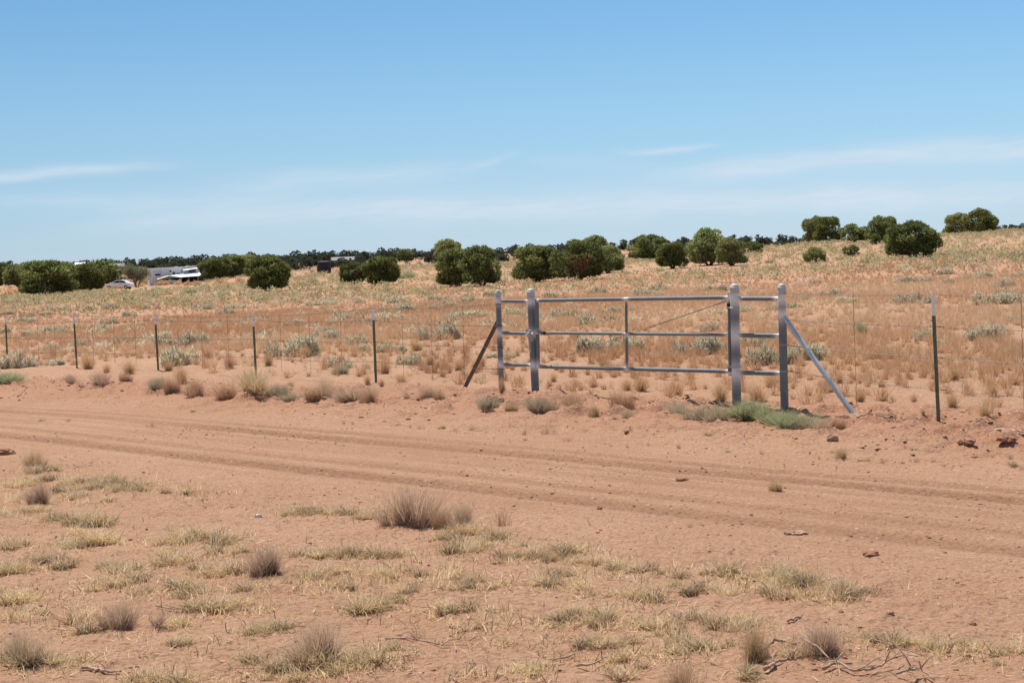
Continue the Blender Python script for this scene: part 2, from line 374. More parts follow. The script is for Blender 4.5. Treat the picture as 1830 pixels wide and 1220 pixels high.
def steel(name, c1, c2, spray, rough=.62, metal=.15):
    mt, t, out = newmat(name); b = N(t, 'ShaderNodeBsdfPrincipled'); b.inputs['Metallic'].default_value = metal
    tcn = N(t, 'ShaderNodeTexCoord'); O = tcn.outputs['Object']
    f = noise(t, 7, 6, .65, O); col = ramp(t, f, [(.35, c1), (.65, c2)])
    n2 = noise(t, 60, 3, .5, O)
    s = mth(t, 'MULTIPLY', attr(t, 'spray'), mth(t, 'MULTIPLY_ADD', n2, .8, .6), clamp=True)
    col = mixrgb(t, s, col, spray)
    dirt = mth(t, 'MULTIPLY', attr(t, 'dirt'), mth(t, 'MULTIPLY_ADD', noise(t, 24, 4, .6, O), 1.4, .1), clamp=True)
    col = mixrgb(t, dirt, col, (.40, .24, .16))
    t.links.new(col, b.inputs['Base Color']); t.links.new(mth(t, 'MULTIPLY_ADD', f, .25, rough - .1), b.inputs['Roughness'])
    bn = N(t, 'ShaderNodeBump'); bn.inputs['Strength'].default_value = .15; bn.inputs['Distance'].default_value = .004
    t.links.new(n2, bn.inputs['Height']); t.links.new(bn.outputs[0], b.inputs['Normal'])
    t.links.new(b.outputs[0], out.inputs[0]); return mt
M_pipe = steel('grey_painted_pipe', (.145, .172, .188), (.20, .23, .25), (.86, .87, .86))
M_galv = steel('galvanised_pipe', (.50, .54, .55), (.66, .69, .69), (.65, .66, .65), .42, .5)
M_rust = steel('rusty_brown_angle_iron', (.095, .062, .048), (.16, .105, .08), (.3, .3, .3), .7, .1)
M_chain = steel('galvanised_chain', (.42, .43, .43), (.62, .62, .60), (.65, .66, .65), .4, .7)
M_wire = simple('dull_barbed_wire', (.17, .125, .105), .6, .4)
M_tgreen = simple('dark_green_enamel', (.13, .155, .09), .55, .1, 30, .35)
M_twhite = simple('white_enamel', (.86, .87, .88), .5, 0, 30, .08)
M_white = simple('white_painted_siding', (.86, .86, .86), .55, 0, 1.2, .05)
M_roofw = simple('white_metal_roof', (.82, .83, .84), .5, 0, 2, .05)
M_dark = simple('dark_glass', (.02, .022, .028), .2)
M_shadeb = simple('shaded_porch_brown', (.17, .12, .10), .8)  # porch brown with the recess's shade mixed into the colour
M_tarp = simple('off_white_tarp', (.70, .64, .56), .8, 0, 3, .15, .3)
M_blue = simple('navy_blue_tarp', (.02, .03, .10), .7)
M_black = simple('black_plastic_and_shade', (.012, .014, .024), .7, 0, 6, .2)
M_tyre = simple('tyre_rubber', (.02, .02, .02), .85)
M_rim = simple('silver_rim', (.5, .5, .52), .35, .8)
M_carw = simple('white_car_paint', (.85, .85, .86), .25, 0)
M_stucco = simple('beige_stucco', (.50, .38, .32), .85, 0, 1, .1)
M_groof = simple('grey_shingle_roof', (.26, .26, .27), .8, 0, 2, .1)
M_wood = simple('weathered_timber', (.30, .23, .17), .85, 0, 10, .25, .3)
M_yel = simple('faded_yellow_plastic', (.62, .50, .16), .6)

# ------------------------------------------------------------------ ground and road (one sheet, shared edge)
az_f = np.arange(-.42, .4201, .00165)
az_c = np.arange(.42 + .04, 2 * math.pi - .42 - .02, .05)
AZ = np.concatenate([az_f, az_c])
rr = [.3]
while rr[-1] < 4200:
    r_ = rr[-1]
    rr.append(r_ * (1.25 if r_ < 4.6 else 1.0028 if r_ < 24 else 1.009 if r_ < 330 else 1.05))
RRr = np.array(rr); nR, nA = len(RRr), len(AZ)
GX = RRr[:, None] * np.sin(AZ)[None]; GY = RRr[:, None] * np.cos(AZ)[None]
GZ = H(GX, GY)
_, gc_, ga_, gcc, gberm, gtr, gnear = masks(GX, GY)
V = np.stack([GX, GY, GZ], -1).reshape(-1, 3)
V = np.concatenate([V, [[0, 0, 0]]])
i = np.arange(nR - 1)[:, None]; j = np.arange(nA)[None]; j2 = (j + 1) % nA
quads = np.stack([i * nA + j, i * nA + j2, (i + 1) * nA + j2, (i + 1) * nA + j], -1).reshape(-1, 4)[:, ::-1]
cmid = V[quads].mean(1)
cm_c = road_c(cmid[:, 0], cmid[:, 1]); cm_a = (cmid[:, 0] - cmid[:, 1]) / 1.4142
wobn = .16 * vn(cm_a * 1.1, cm_a * 0, 3) + .08 * vn(cm_a * 5, cm_a * 0, 4)
isroad = (cm_c > 8.15 + wobn) & (cm_c < 11.62 + wobn) & (np.hypot(cmid[:, 0], cmid[:, 1]) < 140)
gravel = (sm(12.5, 15, gc_) * (1 - sm(60, 90, np.hypot(GX, GY))) * .9).reshape(-1)
road_at = (sm(8.0, 8.5, gc_) * (1 - sm(11.1, 11.7, gc_)) * gnear).reshape(-1)
fld_ = (GY + FB * GX - FA) / 1.6; thatch = (sm(.5, 6, fld_) * (1 - sm(300, 380, np.hypot(GX, GY))) * np.clip(.75 + 1.2 * fbm(GX * .16, GY * .09, 77, 3), .35, 1)).reshape(-1)
gattr = {'road': np.append(road_at, 0), 'thatch': np.append(thatch, 0), 'track': np.append(gtr.reshape(-1), 0), 'berm': np.append(gberm.reshape(-1), 0), 'gravel': np.append(gravel, 0)}
def sub_sheet(name, faces):
    used = np.unique(faces); mp = np.full(len(V), -1); mp[used] = np.arange(len(used))
    return mesh(name, V[used], mp[faces], M_soil, {k: v[used] for k, v in gattr.items()}, True)
g = sub_sheet('ground', quads[~isroad]); tag(g, 'red sandy desert ground with low relief', None, None, 'structure')
cen = mesh('ground_centre', np.array([[0, 0, 0.]]), [], M_soil, link=False)
g = sub_sheet('dirt_road', quads[isroad]); tag(g, 'reddish dirt road with tyre tracks crossing the foreground', None, None, 'structure')

# ------------------------------------------------------------------ blades
def blades(B, D, L, Wd, bend=None, var=None, seg=2, rs=None):
    """B base points (n,3), D unit directions, L lengths, Wd widths; returns verts, tris, var"""
    rs = rs or rng
    n = len(B); L = L.reshape(-1, 1); Wd = Wd.reshape(-1, 1)
    q = rs.normal(size=(n, 3)); side = np.cross(D, q); side /= np.linalg.norm(side, axis=1, keepdims=True) + 1e-9
    var = rs.random(n) if var is None else var
    if seg == 1:
        V = np.stack([B - side * Wd * .5, B + side * Wd * .5, B + D * L], 1)
        Fc = np.arange(n)[:, None] * 3 + np.array([[0, 1, 2]])
        return V.reshape(-1, 3), Fc, np.repeat(var, 3)
    bend = np.zeros((n, 3)) if bend is None else bend
    mid = B + D * L * .55 + bend * .25; tip = B + D * L + bend
    V = np.stack([B - side * Wd * .5, B + side * Wd * .5, mid - side * Wd * .4, mid + side * Wd * .4, tip], 1)
    Fc = (np.arange(n)[:, None, None] * 5 + np.array([[0, 1, 3], [0, 3, 2], [2, 3, 4]])[None]).reshape(-1, 3)
    return V.reshape(-1, 3), Fc, np.repeat(var, 5)
def join(parts):
    Vs, Fs, As = [], [], []; n = 0
    for v, f, a in parts: Vs.append(v); Fs.append(f + n); As.append(a); n += len(v)
    return np.concatenate(Vs), np.concatenate(Fs), np.concatenate(As)
def unit(v): return v / (np.linalg.norm(v, axis=-1, keepdims=True) + 1e-9)
def fan_dirs(n, spread, rs):
    th = rs.random(n) * 2 * math.pi; ti = np.abs(rs.normal(0, spread, n)); ti = np.minimum(ti, 1.45)
    return np.stack([np.cos(th) * np.sin(ti), np.sin(th) * np.sin(ti), np.cos(ti)], -1)

# --- each plant mesh is about 1 m wide unless noted; copies scale it
def me_bush(seed, n, wide=.5, high=.62, wd=.006, spread=.48, mat=None, tipvar=.0, k=9, fine=True):
    """thicket of fine upright stems; unit: width about 1, height about .62; straw-coloured tips"""
    rs = np.random.default_rng(seed); parts = []
    for q in range(k):
        c = np.array([rs.normal(0, .21), rs.normal(0, .13)]) if q else np.zeros(2)
        m_ = n // k; hk = high * (1 - .9 * abs(c[0]) * rs.random()) * (.7 + .4 * rs.random())
        D = fan_dirs(m_, spread, rs); D[:, 0] += c[0] * .9; D = unit(D)
        b = np.concatenate([c + rs.normal(0, .06, (m_, 2)), np.full((m_, 1), -.02)], 1)
        L = np.minimum(hk * (.3 + .85 * rs.random(m_) ** 1.3) / np.maximum(D[:, 2], .5), .78)
        bend = rs.normal(0, .06, (m_, 3)); bend[:, 2] += .01
        v, f, a = blades(b, D, L, wd * (.6 + .8 * rs.random(m_)), bend, .15 + .5 * rs.random(m_), 2, rs)
        a = a.reshape(-1, 5); a[:, 2:4] += .12; a[:, 4] += .35 + tipvar; parts.append((v, f, np.clip(a, 0, 1).ravel()))
        for rep in range(2):
            t = .3 + .65 * rs.random(m_); b2 = b + D * (L * t)[:, None] + bend * (.45 * t)[:, None]
            D2 = unit(D + rs.normal(0, .28, (m_, 3)) + [0, 0, .35])
            parts.append(blades(b2, D2, L * .3 * (.4 + rs.random(m_)), wd * .55 * np.ones(m_), None, np.clip(.15 + .45 * t + .45 * rs.random(m_) + tipvar, 0, 1), 1, rs))
    v, f, a = join(parts); return mesh('dry_shrub_twigs', v, f, mat, {'var': a}, link=False)
def me_clump(seed, n, mat, lenm=.10, wd=.0032, width=.25, aspect=.55, subs=5):
    """low matted curly grass, metres"""
    rs = np.random.default_rng(seed); parts = []
    cs = np.stack([(rs.random(subs) - .5) * width * .8, (rs.random(subs) - .5) * width * aspect], -1)
    hs = .35 + .9 * rs.random(subs); w8 = .4 + rs.random(subs); idx = rs.choice(subs, n, p=w8 / w8.sum())
    rad = width * (.08 + .12 * rs.random(subs))[idx][:, None]
    off = rs.normal(0, 1, (n, 2)) * rad * .6
    loose = rs.random(n) < .16; off[loose] *= 3.2
    b = np.concatenate([cs[idx] + off, np.full((n, 1), -.005)], 1)
    D = fan_dirs(n, .62, rs); D[:, :2] += np.clip(off / rad, -1.5, 1.5) * .28; D = unit(D)
    L = lenm * (.4 + .9 * rs.random(n) ** 1.5) * hs[idx] * np.where(loose, .6, 1)
    bend = np.concatenate([rs.normal(0, .5, (n, 2)) * L[:, None], (-.5 * rs.random((n, 1)) ** 2 * L[:, None])], 1)
    var = np.clip(.25 + .75 * rs.random(n) - .45 * (rs.random(subs) < .3)[idx], 0, 1)
    parts.append(blades(b, D, L, wd * (.5 + .9 * rs.random(n)), bend, var, 2, rs))
    m_ = n // 30
    D = fan_dirs(m_, .6, rs); bb = b[:m_]
    parts.append(blades(bb, D, lenm * (.9 + .9 * rs.random(m_)), wd * .5 * np.ones(m_), rs.normal(0, .04, (m_, 3)), np.full(m_, .98), 2, rs))
    v, f, a = join(parts); v[:, 2] = np.where(v[:, 2] < 0, -.3 * v[:, 2] * .2 - .004, v[:, 2])
    return mesh('grass_blades', v, f, mat, {'var': a}, link=False)
def me_tuft(seed, n, mat, wd=.008, spread=.42):
    """bunch grass, unit height 1"""
    rs = np.random.default_rng(seed)
    D = fan_dirs(n, spread, rs); b = np.concatenate([rs.normal(0, .09, (n, 2)), np.full((n, 1), -.03)], 1)
    L = (.5 + .55 * rs.random(n)); bend = D * [1, 1, 0] * (.25 * rs.random((n, 1))) + [0, 0, -.04]
    v, f, a = blades(b, D, L, wd * (.6 + .8 * rs.random(n)), bend, None, 2, rs)
    return mesh('tuft_blades', v, f, mat, {'var': a}, link=False)
def me_silver(seed, n, mat):
    """low spreading shrub, unit width 1, height about .3, knobbly short shoots"""
    rs = np.random.default_rng(seed); parts = []
    subs = 9; cs = np.stack([(rs.random(subs) - .5) * .78, (rs.random(subs) - .5) * .5], -1); rad = .09 + .10 * rs.random(subs); hh = .12 + .17 * rs.random(subs)
    m_ = n // 6; idx = rs.integers(0, subs, m_)                 # stems
    Dm = unit(np.concatenate([rs.normal(0, .8, (m_, 2)), .35 + rs.random((m_, 1))], 1))
    b = np.concatenate([cs[idx] + rs.normal(0, .03, (m_, 2)), np.full((m_, 1), -.01)], 1)
    parts.append(blades(b, Dm, rad[idx] * 1.5, .012 * np.ones(m_), None, .05 + .2 * rs.random(m_), 1, rs))
    idx = rs.integers(0, subs, n)
    d = unit(np.concatenate([rs.normal(0, 1, (n, 2)), np.abs(rs.normal(0, .8, (n, 1)))], 1))
    rf = .55 + .5 * rs.random(n) ** .5
    p = np.concatenate([cs[idx] + d[:, :2] * (rad[idx] * rf)[:, None], (d[:, 2] * hh[idx] * rf)[:, None]], 1)
    D = unit(d * .7 + [0, 0, .6] + rs.normal(0, .45, (n, 3)))
    parts.append(blades(p, D, .045 + .05 * rs.random(n), .016 + .012 * rs.random(n), None, np.clip(.25 + .75 * rs.random(n), 0, 1), 2, rs))
    v, f, a = join(parts); return mesh('silver_shrub_leaves', v, f, mat, {'var': a}, link=False)
def me_mound(seed, n, mat, wd=.05):
    """rounded scrub, unit width 1, height ~.5"""
    rs = np.random.default_rng(seed)
    d = unit(np.concatenate([rs.normal(0, 1, (n, 2)), np.abs(rs.normal(0, .9, (n, 1)))], 1))
    lump = 1 + .35 * np.sin(d[:, 0] * 5 + seed) * np.sin(d[:, 1] * 6 + 2 * seed)
    p = d * np.array([.42, .42, .42]) * (lump * (.45 + .5 * rs.random(n)))[:, None]
    D = unit(d + [0, 0, .5] + rs.normal(0, .3, (n, 3)))
    v, f, a = blades(p, D, .10 + .1 * rs.random(n), wd * (.5 + rs.random(n)), None, None, 1, rs)
    return mesh('mound_leaves', v, f, mat, {'var': a}, link=False)

SIZE = {}
def plant(name, me, loc, sc, rz, part='foliage'):
    o = bpy.data.objects.new(name, me); C.objects.link(o)
    o.location = loc; o.scale = sc if hasattr(sc, '__len__') else (sc, sc, sc); o.rotation_euler = (0, 0, rz); return o

# ------------------------------------------------------------------ landmarks that labels lean on (picture pixels)
LM = []
def lm(x, y, name, rad=1.0): LM.append((x, y, name, rad))
BUCK = {}
ITEMS = []
def note(o, phrase, x, y): ITEMS.append((o, phrase, x, y))
ORD = ['nearest', 'second nearest', 'third nearest', 'fourth nearest', 'fifth nearest', 'sixth nearest', 'seventh nearest', 'eighth nearest', 'ninth nearest', 'tenth nearest',
       'eleventh nearest', 'twelfth nearest']
def label_items():
    bk = {}
    for o, ph, x, y in ITEMS:
        best = min(LM, key=lambda L: math.hypot(x - L[0], (y - L[1]) * 2.2) / L[3])
        dx, dy = x - best[0], (y - best[1]) * 2.2
        if abs(dx) > abs(dy): dr = 'left of' if dx < 0 else 'right of'
        else: dr = 'behind' if dy < 0 else 'in front of'
        bk.setdefault((ph, best[2], dr), []).append((math.hypot(dx, dy), o))
    for (ph, ln, dr), L in bk.items():
        L.sort(key=lambda q: q[0])
        for k, (d, o) in enumerate(L):
            if len(L) == 1: o['label'] = '%s %s %s' % (ph, dr, ln)
            else: o['label'] = '%s, %s %s %s' % (ph, ORD[k] if k < len(ORD) else 'farther', dr, ln) if dr in ('behind', 'in front of') else '%s, %s %s %s' % (ph, ORD[k] if k < len(ORD) else 'farthest', dr, ln)
def px2m(w_, p): return w_ * math.hypot(p.x, p.y) / F

# ------------------------------------------------------------------ gate, fence (all on the fence line)
def pipe(name, p, q, rad, mat, parent, welds=(), seg=20, dirt=0.0, n=90, weldr=.06):
    p, q = Vector(p), Vector(q); pts = [p.lerp(q, k / n) for k in range(n + 1)]
    sp_ = np.array([max([math.exp(-((x - Vector(wv)).length / weldr) ** 2) for wv in welds] or [0]) for x in pts])
    b = MB().tube(pts, rad, seg, True)
    zz = np.repeat([x.z for x in pts], seg)
    z0 = min(x.z for x in pts)
    Vv = np.concatenate(b.v)
    o = mesh(name, Vv, b.f, mat, {'spray': np.repeat(sp_, seg) * .95, 'dirt': dirt * np.exp(-np.maximum(zz - max(z0, -.2) - .25, 0) / .09)}, False, parent)
    return auto_smooth(o)
def cap_ring(name, top, rad, parent, mat):
    b = MB(); P = []; Rr = []
    for dz, k in ((-.062, 1.0), (-.062, 1.10), (-.048, 1.12), (-.044, 1.05), (-.012, 1.05), (-.010, 1.13), (.000, 1.13), (.004, 1.0), (.018, .92), (.030, .70), (.037, .4), (.039, .05)):
        P.append(top + Vector((0, 0, dz))); Rr.append(rad * k)
    V_ = []; seg = 24
    for p_, r_ in zip(P, Rr):
        for k in range(seg): V_.append((p_.x + r_ * math.cos(2 * math.pi * k / seg), p_.y + r_ * math.sin(2 * math.pi * k / seg), p_.z))
    n = len(P)
    Fs = [(a * seg + k, a * seg + (k + 1) % seg, (a + 1) * seg + (k + 1) % seg, (a + 1) * seg + k) for a in range(n - 1) for k in range(seg)] + [tuple((n - 1) * seg + k for k in range(seg))]
    o = mesh(name, V_, Fs, mat, {'spray': np.full(len(V_), .5), 'dirt': np.zeros(len(V_))}, False, parent); return auto_smooth(o, 35)
def under(p, d=.35): return Vector((p.x, p.y, float(H(p.x, p.y)) - d))
def post_pts(xt, yt, xb, yb, off=0):
    t = on_fence(xt, yt, off); b = on_fence(xb, yb, off)
    gz = float(H(b.x, b.y)); d = (t - b).normalized()
    return t, b + d * ((gz - .3 - b.z) / d.z)
fdir = Vector((1, -FB, 0)).normalized(); fnorm = Vector((-FB, -1, 0)).normalized()   # fnorm points to the camera side

# left H-brace
tA, bA = post_pts(890, 523, 897, 712); tB, bB = post_pts(948.5, 521, 957.5, 712)
tC, bC = post_pts(1312.5, 513, 1317, 730); tD, bD = post_pts(1397, 513, 1402.5, 738)
RA, RB, RC, RD = .035, .050, .0505, .0435
def at_h(t, b, y):                               # point of a post at picture row y
    best = min((t.lerp(b, k / 400) for k in range(401)), key=lambda p: abs(proj(p)[1] - y)); return best
def proj(p):
    d = Vector(p) - Vector((0, 0, EYE)); zz = d.dot(fw); return (CX + F * d.dot(RT) / zz, CY - F * d.dot(UP) / zz)
root = empty('pipe_fence_corner', bA, 'grey pipe corner brace left of the gate, two posts with a rusty diagonal strut', 'fence post brace')
def P_(root, v): return Vector(v) - root.location
def rel(root):
    return lambda v: Vector(v) - Vector(root.location)
q = rel(root)
wl = [at_h(tA, bA, y) for y in (538, 595, 651)]; wr = [at_h(tB, bB, y) for y in (538.5, 596, 652.5)]
pipe('end_post', q(tA), q(bA), RA, M_pipe, root, [q(v) for v in wl], dirt=.9)
cap_ring('post_cap', q(tA), RA, root, M_pipe)
pipe('gate_post', q(tB), q(bB), RB, M_pipe, root, [q(v) for v in wr], dirt=.5)
cap_ring('post_cap', q(tB), RB, root, M_pipe)
for a_, b_ in zip(wl, wr):
    d = (b_ - a_).normalized()
    pipe('rail', q(a_ + d * (RA - .004)), q(b_ - d * (RB - .004)), .0215, M_pipe, root, [q(a_ + d * RA), q(b_ - d * RB)], 14, weldr=.05)
# wire wraps on the end post
s0 = at_h(tA, bA, 567); s1 = on_fence(820, 711)
dd = (s1 - s0).normalized(); s0 = s0 + dd * .03
bx_ = MB(); u_ = dd.cross(fnorm).normalized(); v_ = dd.cross(u_).normalized()
L_ = (s1 - s0).length + .12
for (a0, a1, c0, c1) in ((-.019, .019, -.003, .003), (-.019, -.014, .003, .034)):
    Vb = [q(s0 + u_ * x + v_ * y + dd * z) for z in (0, L_) for (x, y) in ((a0, c0), (a1, c0), (a1, c1), (a0, c1))]
    bx_.add([tuple(p) for p in Vb], [(0, 1, 2, 3), (7, 6, 5, 4), (0, 4, 5, 1), (1, 5, 6, 2), (2, 6, 7, 3), (3, 7, 4, 0)])
o = bx_.build('diagonal_strut', M_rust, root, attr='spray')

# right H-brace
root = empty('pipe_fence_corner', bC, 'grey pipe corner brace right of the gate, thick hinge post and a galvanised diagonal strut', 'fence post brace')
q = rel(root)
wl = [at_h(tC, bC, y) for y in (533.5, 599, 666)]; wr = [at_h(tD, bD, y) for y in (533.5, 600, 667.5)]
pipe('hinge_post', q(tC), q(bC), RC, M_pipe, root, [q(v) for v in wl], dirt=.35, weldr=.12)
cap_ring('post_cap', q(tC), RC, root, M_pipe)
s0 = at_h(tD, bD, 562)
pipe('end_post', q(tD), q(bD), RD, M_pipe, root, [q(s0)] + [q(wr[0])], dirt=.35, weldr=.08)
cap_ring('post_cap', q(tD), RD, root, M_pipe)
for a_, b_ in zip(wl, wr):
    d = (b_ - a_).normalized()
    pipe('rail', q(a_ + d * (RC - .004)), q(b_ - d * (RD - .004)), .0245, M_pipe, root, [q(a_ + d * RC), q(b_ - d * RD)], 14, weldr=.06)
s1 = on_fence(1526, 741); dd = (s1 - s0).normalized()
pipe('diagonal_strut', q(s0 + dd * .02), q(s1 + dd * .1), .0275, M_galv, root, [q(s0)], 16, dirt=.25)
# hinge bands
for y in (550, 655.5):
    p_ = at_h(tC, bC, y); b = MB()
    ringp = [q(p_ + Vector((math.cos(t) * (RC + .004), math.sin(t) * (RC + .004), 0))) for t in np.linspace(0, 2 * math.pi, 25)]
    b.tube(ringp, .0085, 6, False)
    e = p_ - fdir * (RC + .03)
    b.box(tuple(q(e) + Vector((-.03, -.03, -.012))), tuple(q(e) + Vector((.03, .03, .012))))
    o = mesh('hinge_band', np.concatenate(b.v), b.f, M_pipe, {'spray': np.full(b.n, .45), 'dirt': np.zeros(b.n)}, False, root)

# the gate itself
gp0 = on_fence(960, 600, .03); root = empty('pipe_gate', on_fence(960, 655.5, .03) + Vector((0, 0, -.05)), 'grey three rail pipe gate, closed, between the chained post and hinge post', 'gate')
q = rel(root)
GL, GRx = 959.5, 1303.5
TL, TR = on_fence(GL, 537), on_fence(GRx, 531.5)
ML, MR = on_fence(GL + 1, 595), on_fence(GRx, 598)
BL, BR = on_fence(GL + 2.5, 655), on_fence(GRx + 1.5, 663.5)
rg = .0225
for a_, b_, nm in ((TL, TR, 'top_rail'), (ML, MR, 'middle_rail'), (BL, BR, 'bottom_rail')):
    d = (b_ - a_).normalized(); ex = -.02 if nm != 'middle_rail' else -.02
    pipe(nm, q(a_ + d * ex), q(b_), rg if nm != 'middle_rail' else .018, M_pipe, root, [q(a_ + d * .01), q(b_ - d * .01), q((a_ + b_) / 2)], 14, weldr=.045)
pipe('end_stile', q(TL + Vector((0, 0, .02))), q(BL - Vector((0, 0, .02))), .024, M_pipe, root, [q(BL)], 14, weldr=.07)
pipe('end_stile', q(TR + Vector((0, 0, .055))), q(BR - Vector((0, 0, .05))), .021, M_pipe, root, [q(TR), q(BR)], 14, weldr=.06)
mt_, mb_ = on_fence(1119, 534.5), on_fence(1120.5, 658.5); mm_ = on_fence(1119.7, 596.5)
pipe('centre_upright', q(mt_ - Vector((0, 0, .02))), q(mm_ + Vector((0, 0, .017))), .0165, M_pipe, root, [q(mt_)], 12, weldr=.04)
pipe('centre_upright', q(mm_ - Vector((0, 0, .017))), q(mb_ + Vector((0, 0, .02))), .0165, M_pipe, root, [q(mb_), q(mm_)], 12, weldr=.05)
w0, w1 = on_fence(965, 651.5, -.03), on_fence(1298, 538, -.03)
pipe('brace_cable', q(w0), q(w0.lerp(w1, .62)), .0032, M_wire, root, [], 6)
pipe('brace_cable', q(w0.lerp(w1, .62)), q(w1), .0050, M_wire, root, [], 6)
b = MB().tube([q(w1 - (w1 - w0).normalized() * .16), q(w1)], .012, 8); b.build('turnbuckle', M_chain, root, attr='spray')
lb0 = on_fence(958, 594.8, .045); lb1 = on_fence(972.5, 595, .045)
pipe('latch_pipe', q(lb0), q(lb1), .017, M_pipe, root, [q(lb0)], 12)
b = MB().tube([q(lb1 - fdir * .01), q(lb1 + fdir * .012)], .0195, 12); b.build('latch_end', M_black, root)
for y0_ in (547, 658.5):
    hp = at_h(TR + Vector((0, 0, .055)), BR - Vector((0, 0, .05)), y0_)
    b = MB().tube([q(hp + Vector((0, 0, .035))), q(hp - Vector((0, 0, .035)))], .0285, 12)
    o = mesh('hinge_sleeve', np.concatenate(b.v), b.f, M_black if y0_ < 600 else M_pipe, {'spray': np.zeros(b.n), 'dirt': np.zeros(b.n)}, False, root)

# chain
cpt = at_h(tB, bB, 594); cx_ = cpt + fdir * .045
root = empty('gate_chain', cpt, 'silver chain wrapped round the left gate post and the gate latch', 'chain'); q = rel(root)
ell = []
for k in range(24):
    t = 2 * math.pi * k / 24
    c = cx_ + fdir * (math.cos(t) * .125) + fnorm * (math.sin(t) * .085 + .012) + Vector((0, 0, .03 * math.sin(t * 2 + 1) - .0 + .012 * math.sin(5 * t)))
    ell.append(c)
def link_mb(b, c, d, up):
    d = d.normalized(); up = (up - d * up.dot(d)).normalized(); pts = []
    for k in range(13):
        t = 2 * math.pi * k / 12; pts.append(q(c + d * (math.cos(t) * .024) + up * (math.sin(t) * .013)))
    b.tube(pts, .0048, 6, False)
b = MB()
for k in range(24):
    c, c2 = ell[k], ell[(k + 1) % 24]; link_mb(b, (c + c2) / 2, c2 - c, Vector((0, 0, 1)) if k % 2 else fnorm)
hang = cx_ + fnorm * .10 - fdir * .005
for k in range(7): link_mb(b, hang + Vector((.002 * k, 0, -.02 - .034 * k)), Vector((.05, .02, -1)), fnorm if k % 2 else fdir)
for k in range(4): link_mb(b, hang + fdir * (.03 + .01 * k) + Vector((0, 0, .01 - .03 * k)), Vector((.4, 0, -1)), fnorm if k % 2 else fdir)
auto_smooth(mesh('chain_links', np.concatenate(b.v), b.f, M_chain, {'spray': np.zeros(b.n), 'dirt': np.zeros(b.n)}, False, root))

# T-posts, wires, stays
def t_post(xt, yt, xb, yb, root):
    q = rel(root)
    t = on_fence(xt, yt); b0 = on_fence(xb, yb); gz = float(H(b0.x, b0.y)); d = (t - b0).normalized()
    b0 = b0 + d * ((gz - b0.z) / d.z)
    Ht = (t - b0).length
    vx = Vector((1, .12, 0)).normalized(); vy = Vector((0, 0, 1)).cross(vx)        # flange roughly across the view
    def prof(z0, z1, g=0.0):
        B = MB()
        for (x0, x1, y0, y1) in ((-.0185 - g, .0185 + g, -.0025 - g, .0025 + g), (-.0035 - g, .0035 + g, .0025 + g, .034)):
            Vb = [q(b0 + d * z + vx * x + vy * y) for z in (z0, z1) for (x, y) in ((x0, y0), (x1, y0), (x1, y1), (x0, y1))]
            B.add([tuple(p) for p in Vb], [(0, 3, 2, 1), (4, 5, 6, 7), (0, 1, 5, 4), (1, 2, 6, 5), (2, 3, 7, 6), (3, 0, 4, 7)])
        return B
    B = prof(-.35, Ht - .2)
    z = .12
    while z < Ht - .22:                          # studs
        c = b0 + d * z - vy * .0065
        B.box(tuple(q(c) - Vector((.006, .006, .007))), tuple(q(c) + Vector((.006, .006, .007)))); z += .055
    po = B.build('t_post', M_tgreen, root)
    pr = prof(Ht - .2, Ht, .0004)
    pr.build('painted_tip', M_twhite, po)
    return b0, d, Ht
def barbed(root, pts, seed, r_=.0033):
    q = rel(root); rs = random.Random(seed); B = MB(); path = []
    for a_, b_ in zip(pts[:-1], pts[1:]):
        Ln = (b_ - a_).length; n = 10
        for k in range(n): 
            s = k / n; p_ = a_.lerp(b_, s); p_ = p_ + Vector((0, 0, -.035 * 4 * s * (1 - s) * Ln / 4.5 + .004 * rs.uniform(-1, 1))); path.append(p_)
    path.append(pts[-1])
    B.tube([q(p_) for p_ in path], r_, 5, False)
    acc = 0
    for a_, b_ in zip(path[:-1], path[1:]):
        Ln = (b_ - a_).length; s = acc
        while s < Ln:
            c = a_.lerp(b_, s / Ln); dz = rs.uniform(-.6, .6)
            for sg in ((.3, 1), (-.3, -1)):
                e = Vector((dz * .008, .004 * sg[0], .014 * sg[1]))
                B.tube([q(c - e * .2), q(c + e)], [.0022, .0008], 4, False)
            s += .125
        acc = s - Ln
    return B.build('barbed_wire', M_wire, root)
HW = (1.22, .92, .61, .32)
# left fence
lroot = empty('barbed_wire_fence', on_fence(670, 706), 'long barbed wire fence left of the gate with five green posts in view', 'fence')
tp = [(-112, 563, -106, 650), (9.5, 563, 14, 659), (131.5, 560, 138.5, 671), (277, 560, 284, 682), (452, 561.5, 458.5, 691), (666.5, 547.5, 673, 707)]
posts = [t_post(*a, lroot) for a in tp]
wires = []
for k in range(4):
    pts = [p[0] + p[1] * min(HW[k], p[2] - .03) for p in posts]
    e = at_h(tA, bA, (544, 582, 620.5, 660)[k]); pts.append(e - fdir * RA)
    pts = [p_ + fnorm * .008 for p_ in pts]
    barbed(lroot, pts, k); wires.append(pts)
def wire_z(pts, x, y_guess):                     # height of a wire above a picture column
    for a_, b_ in zip(pts[:-1], pts[1:]):
        xa, xb = proj(a_)[0], proj(b_)[0]
        if xa <= x <= xb:
            lo, hi = 0.0, 1.0
            for _ in range(30):
                m_ = (lo + hi) / 2
                if proj(a_.lerp(b_, m_))[0] < x: lo = m_
                else: hi = m_
            s = (lo + hi) / 2; return a_.lerp(b_, s) + Vector((0, 0, -.035 * 4 * s * (1 - s) * (b_ - a_).length / 4.5))
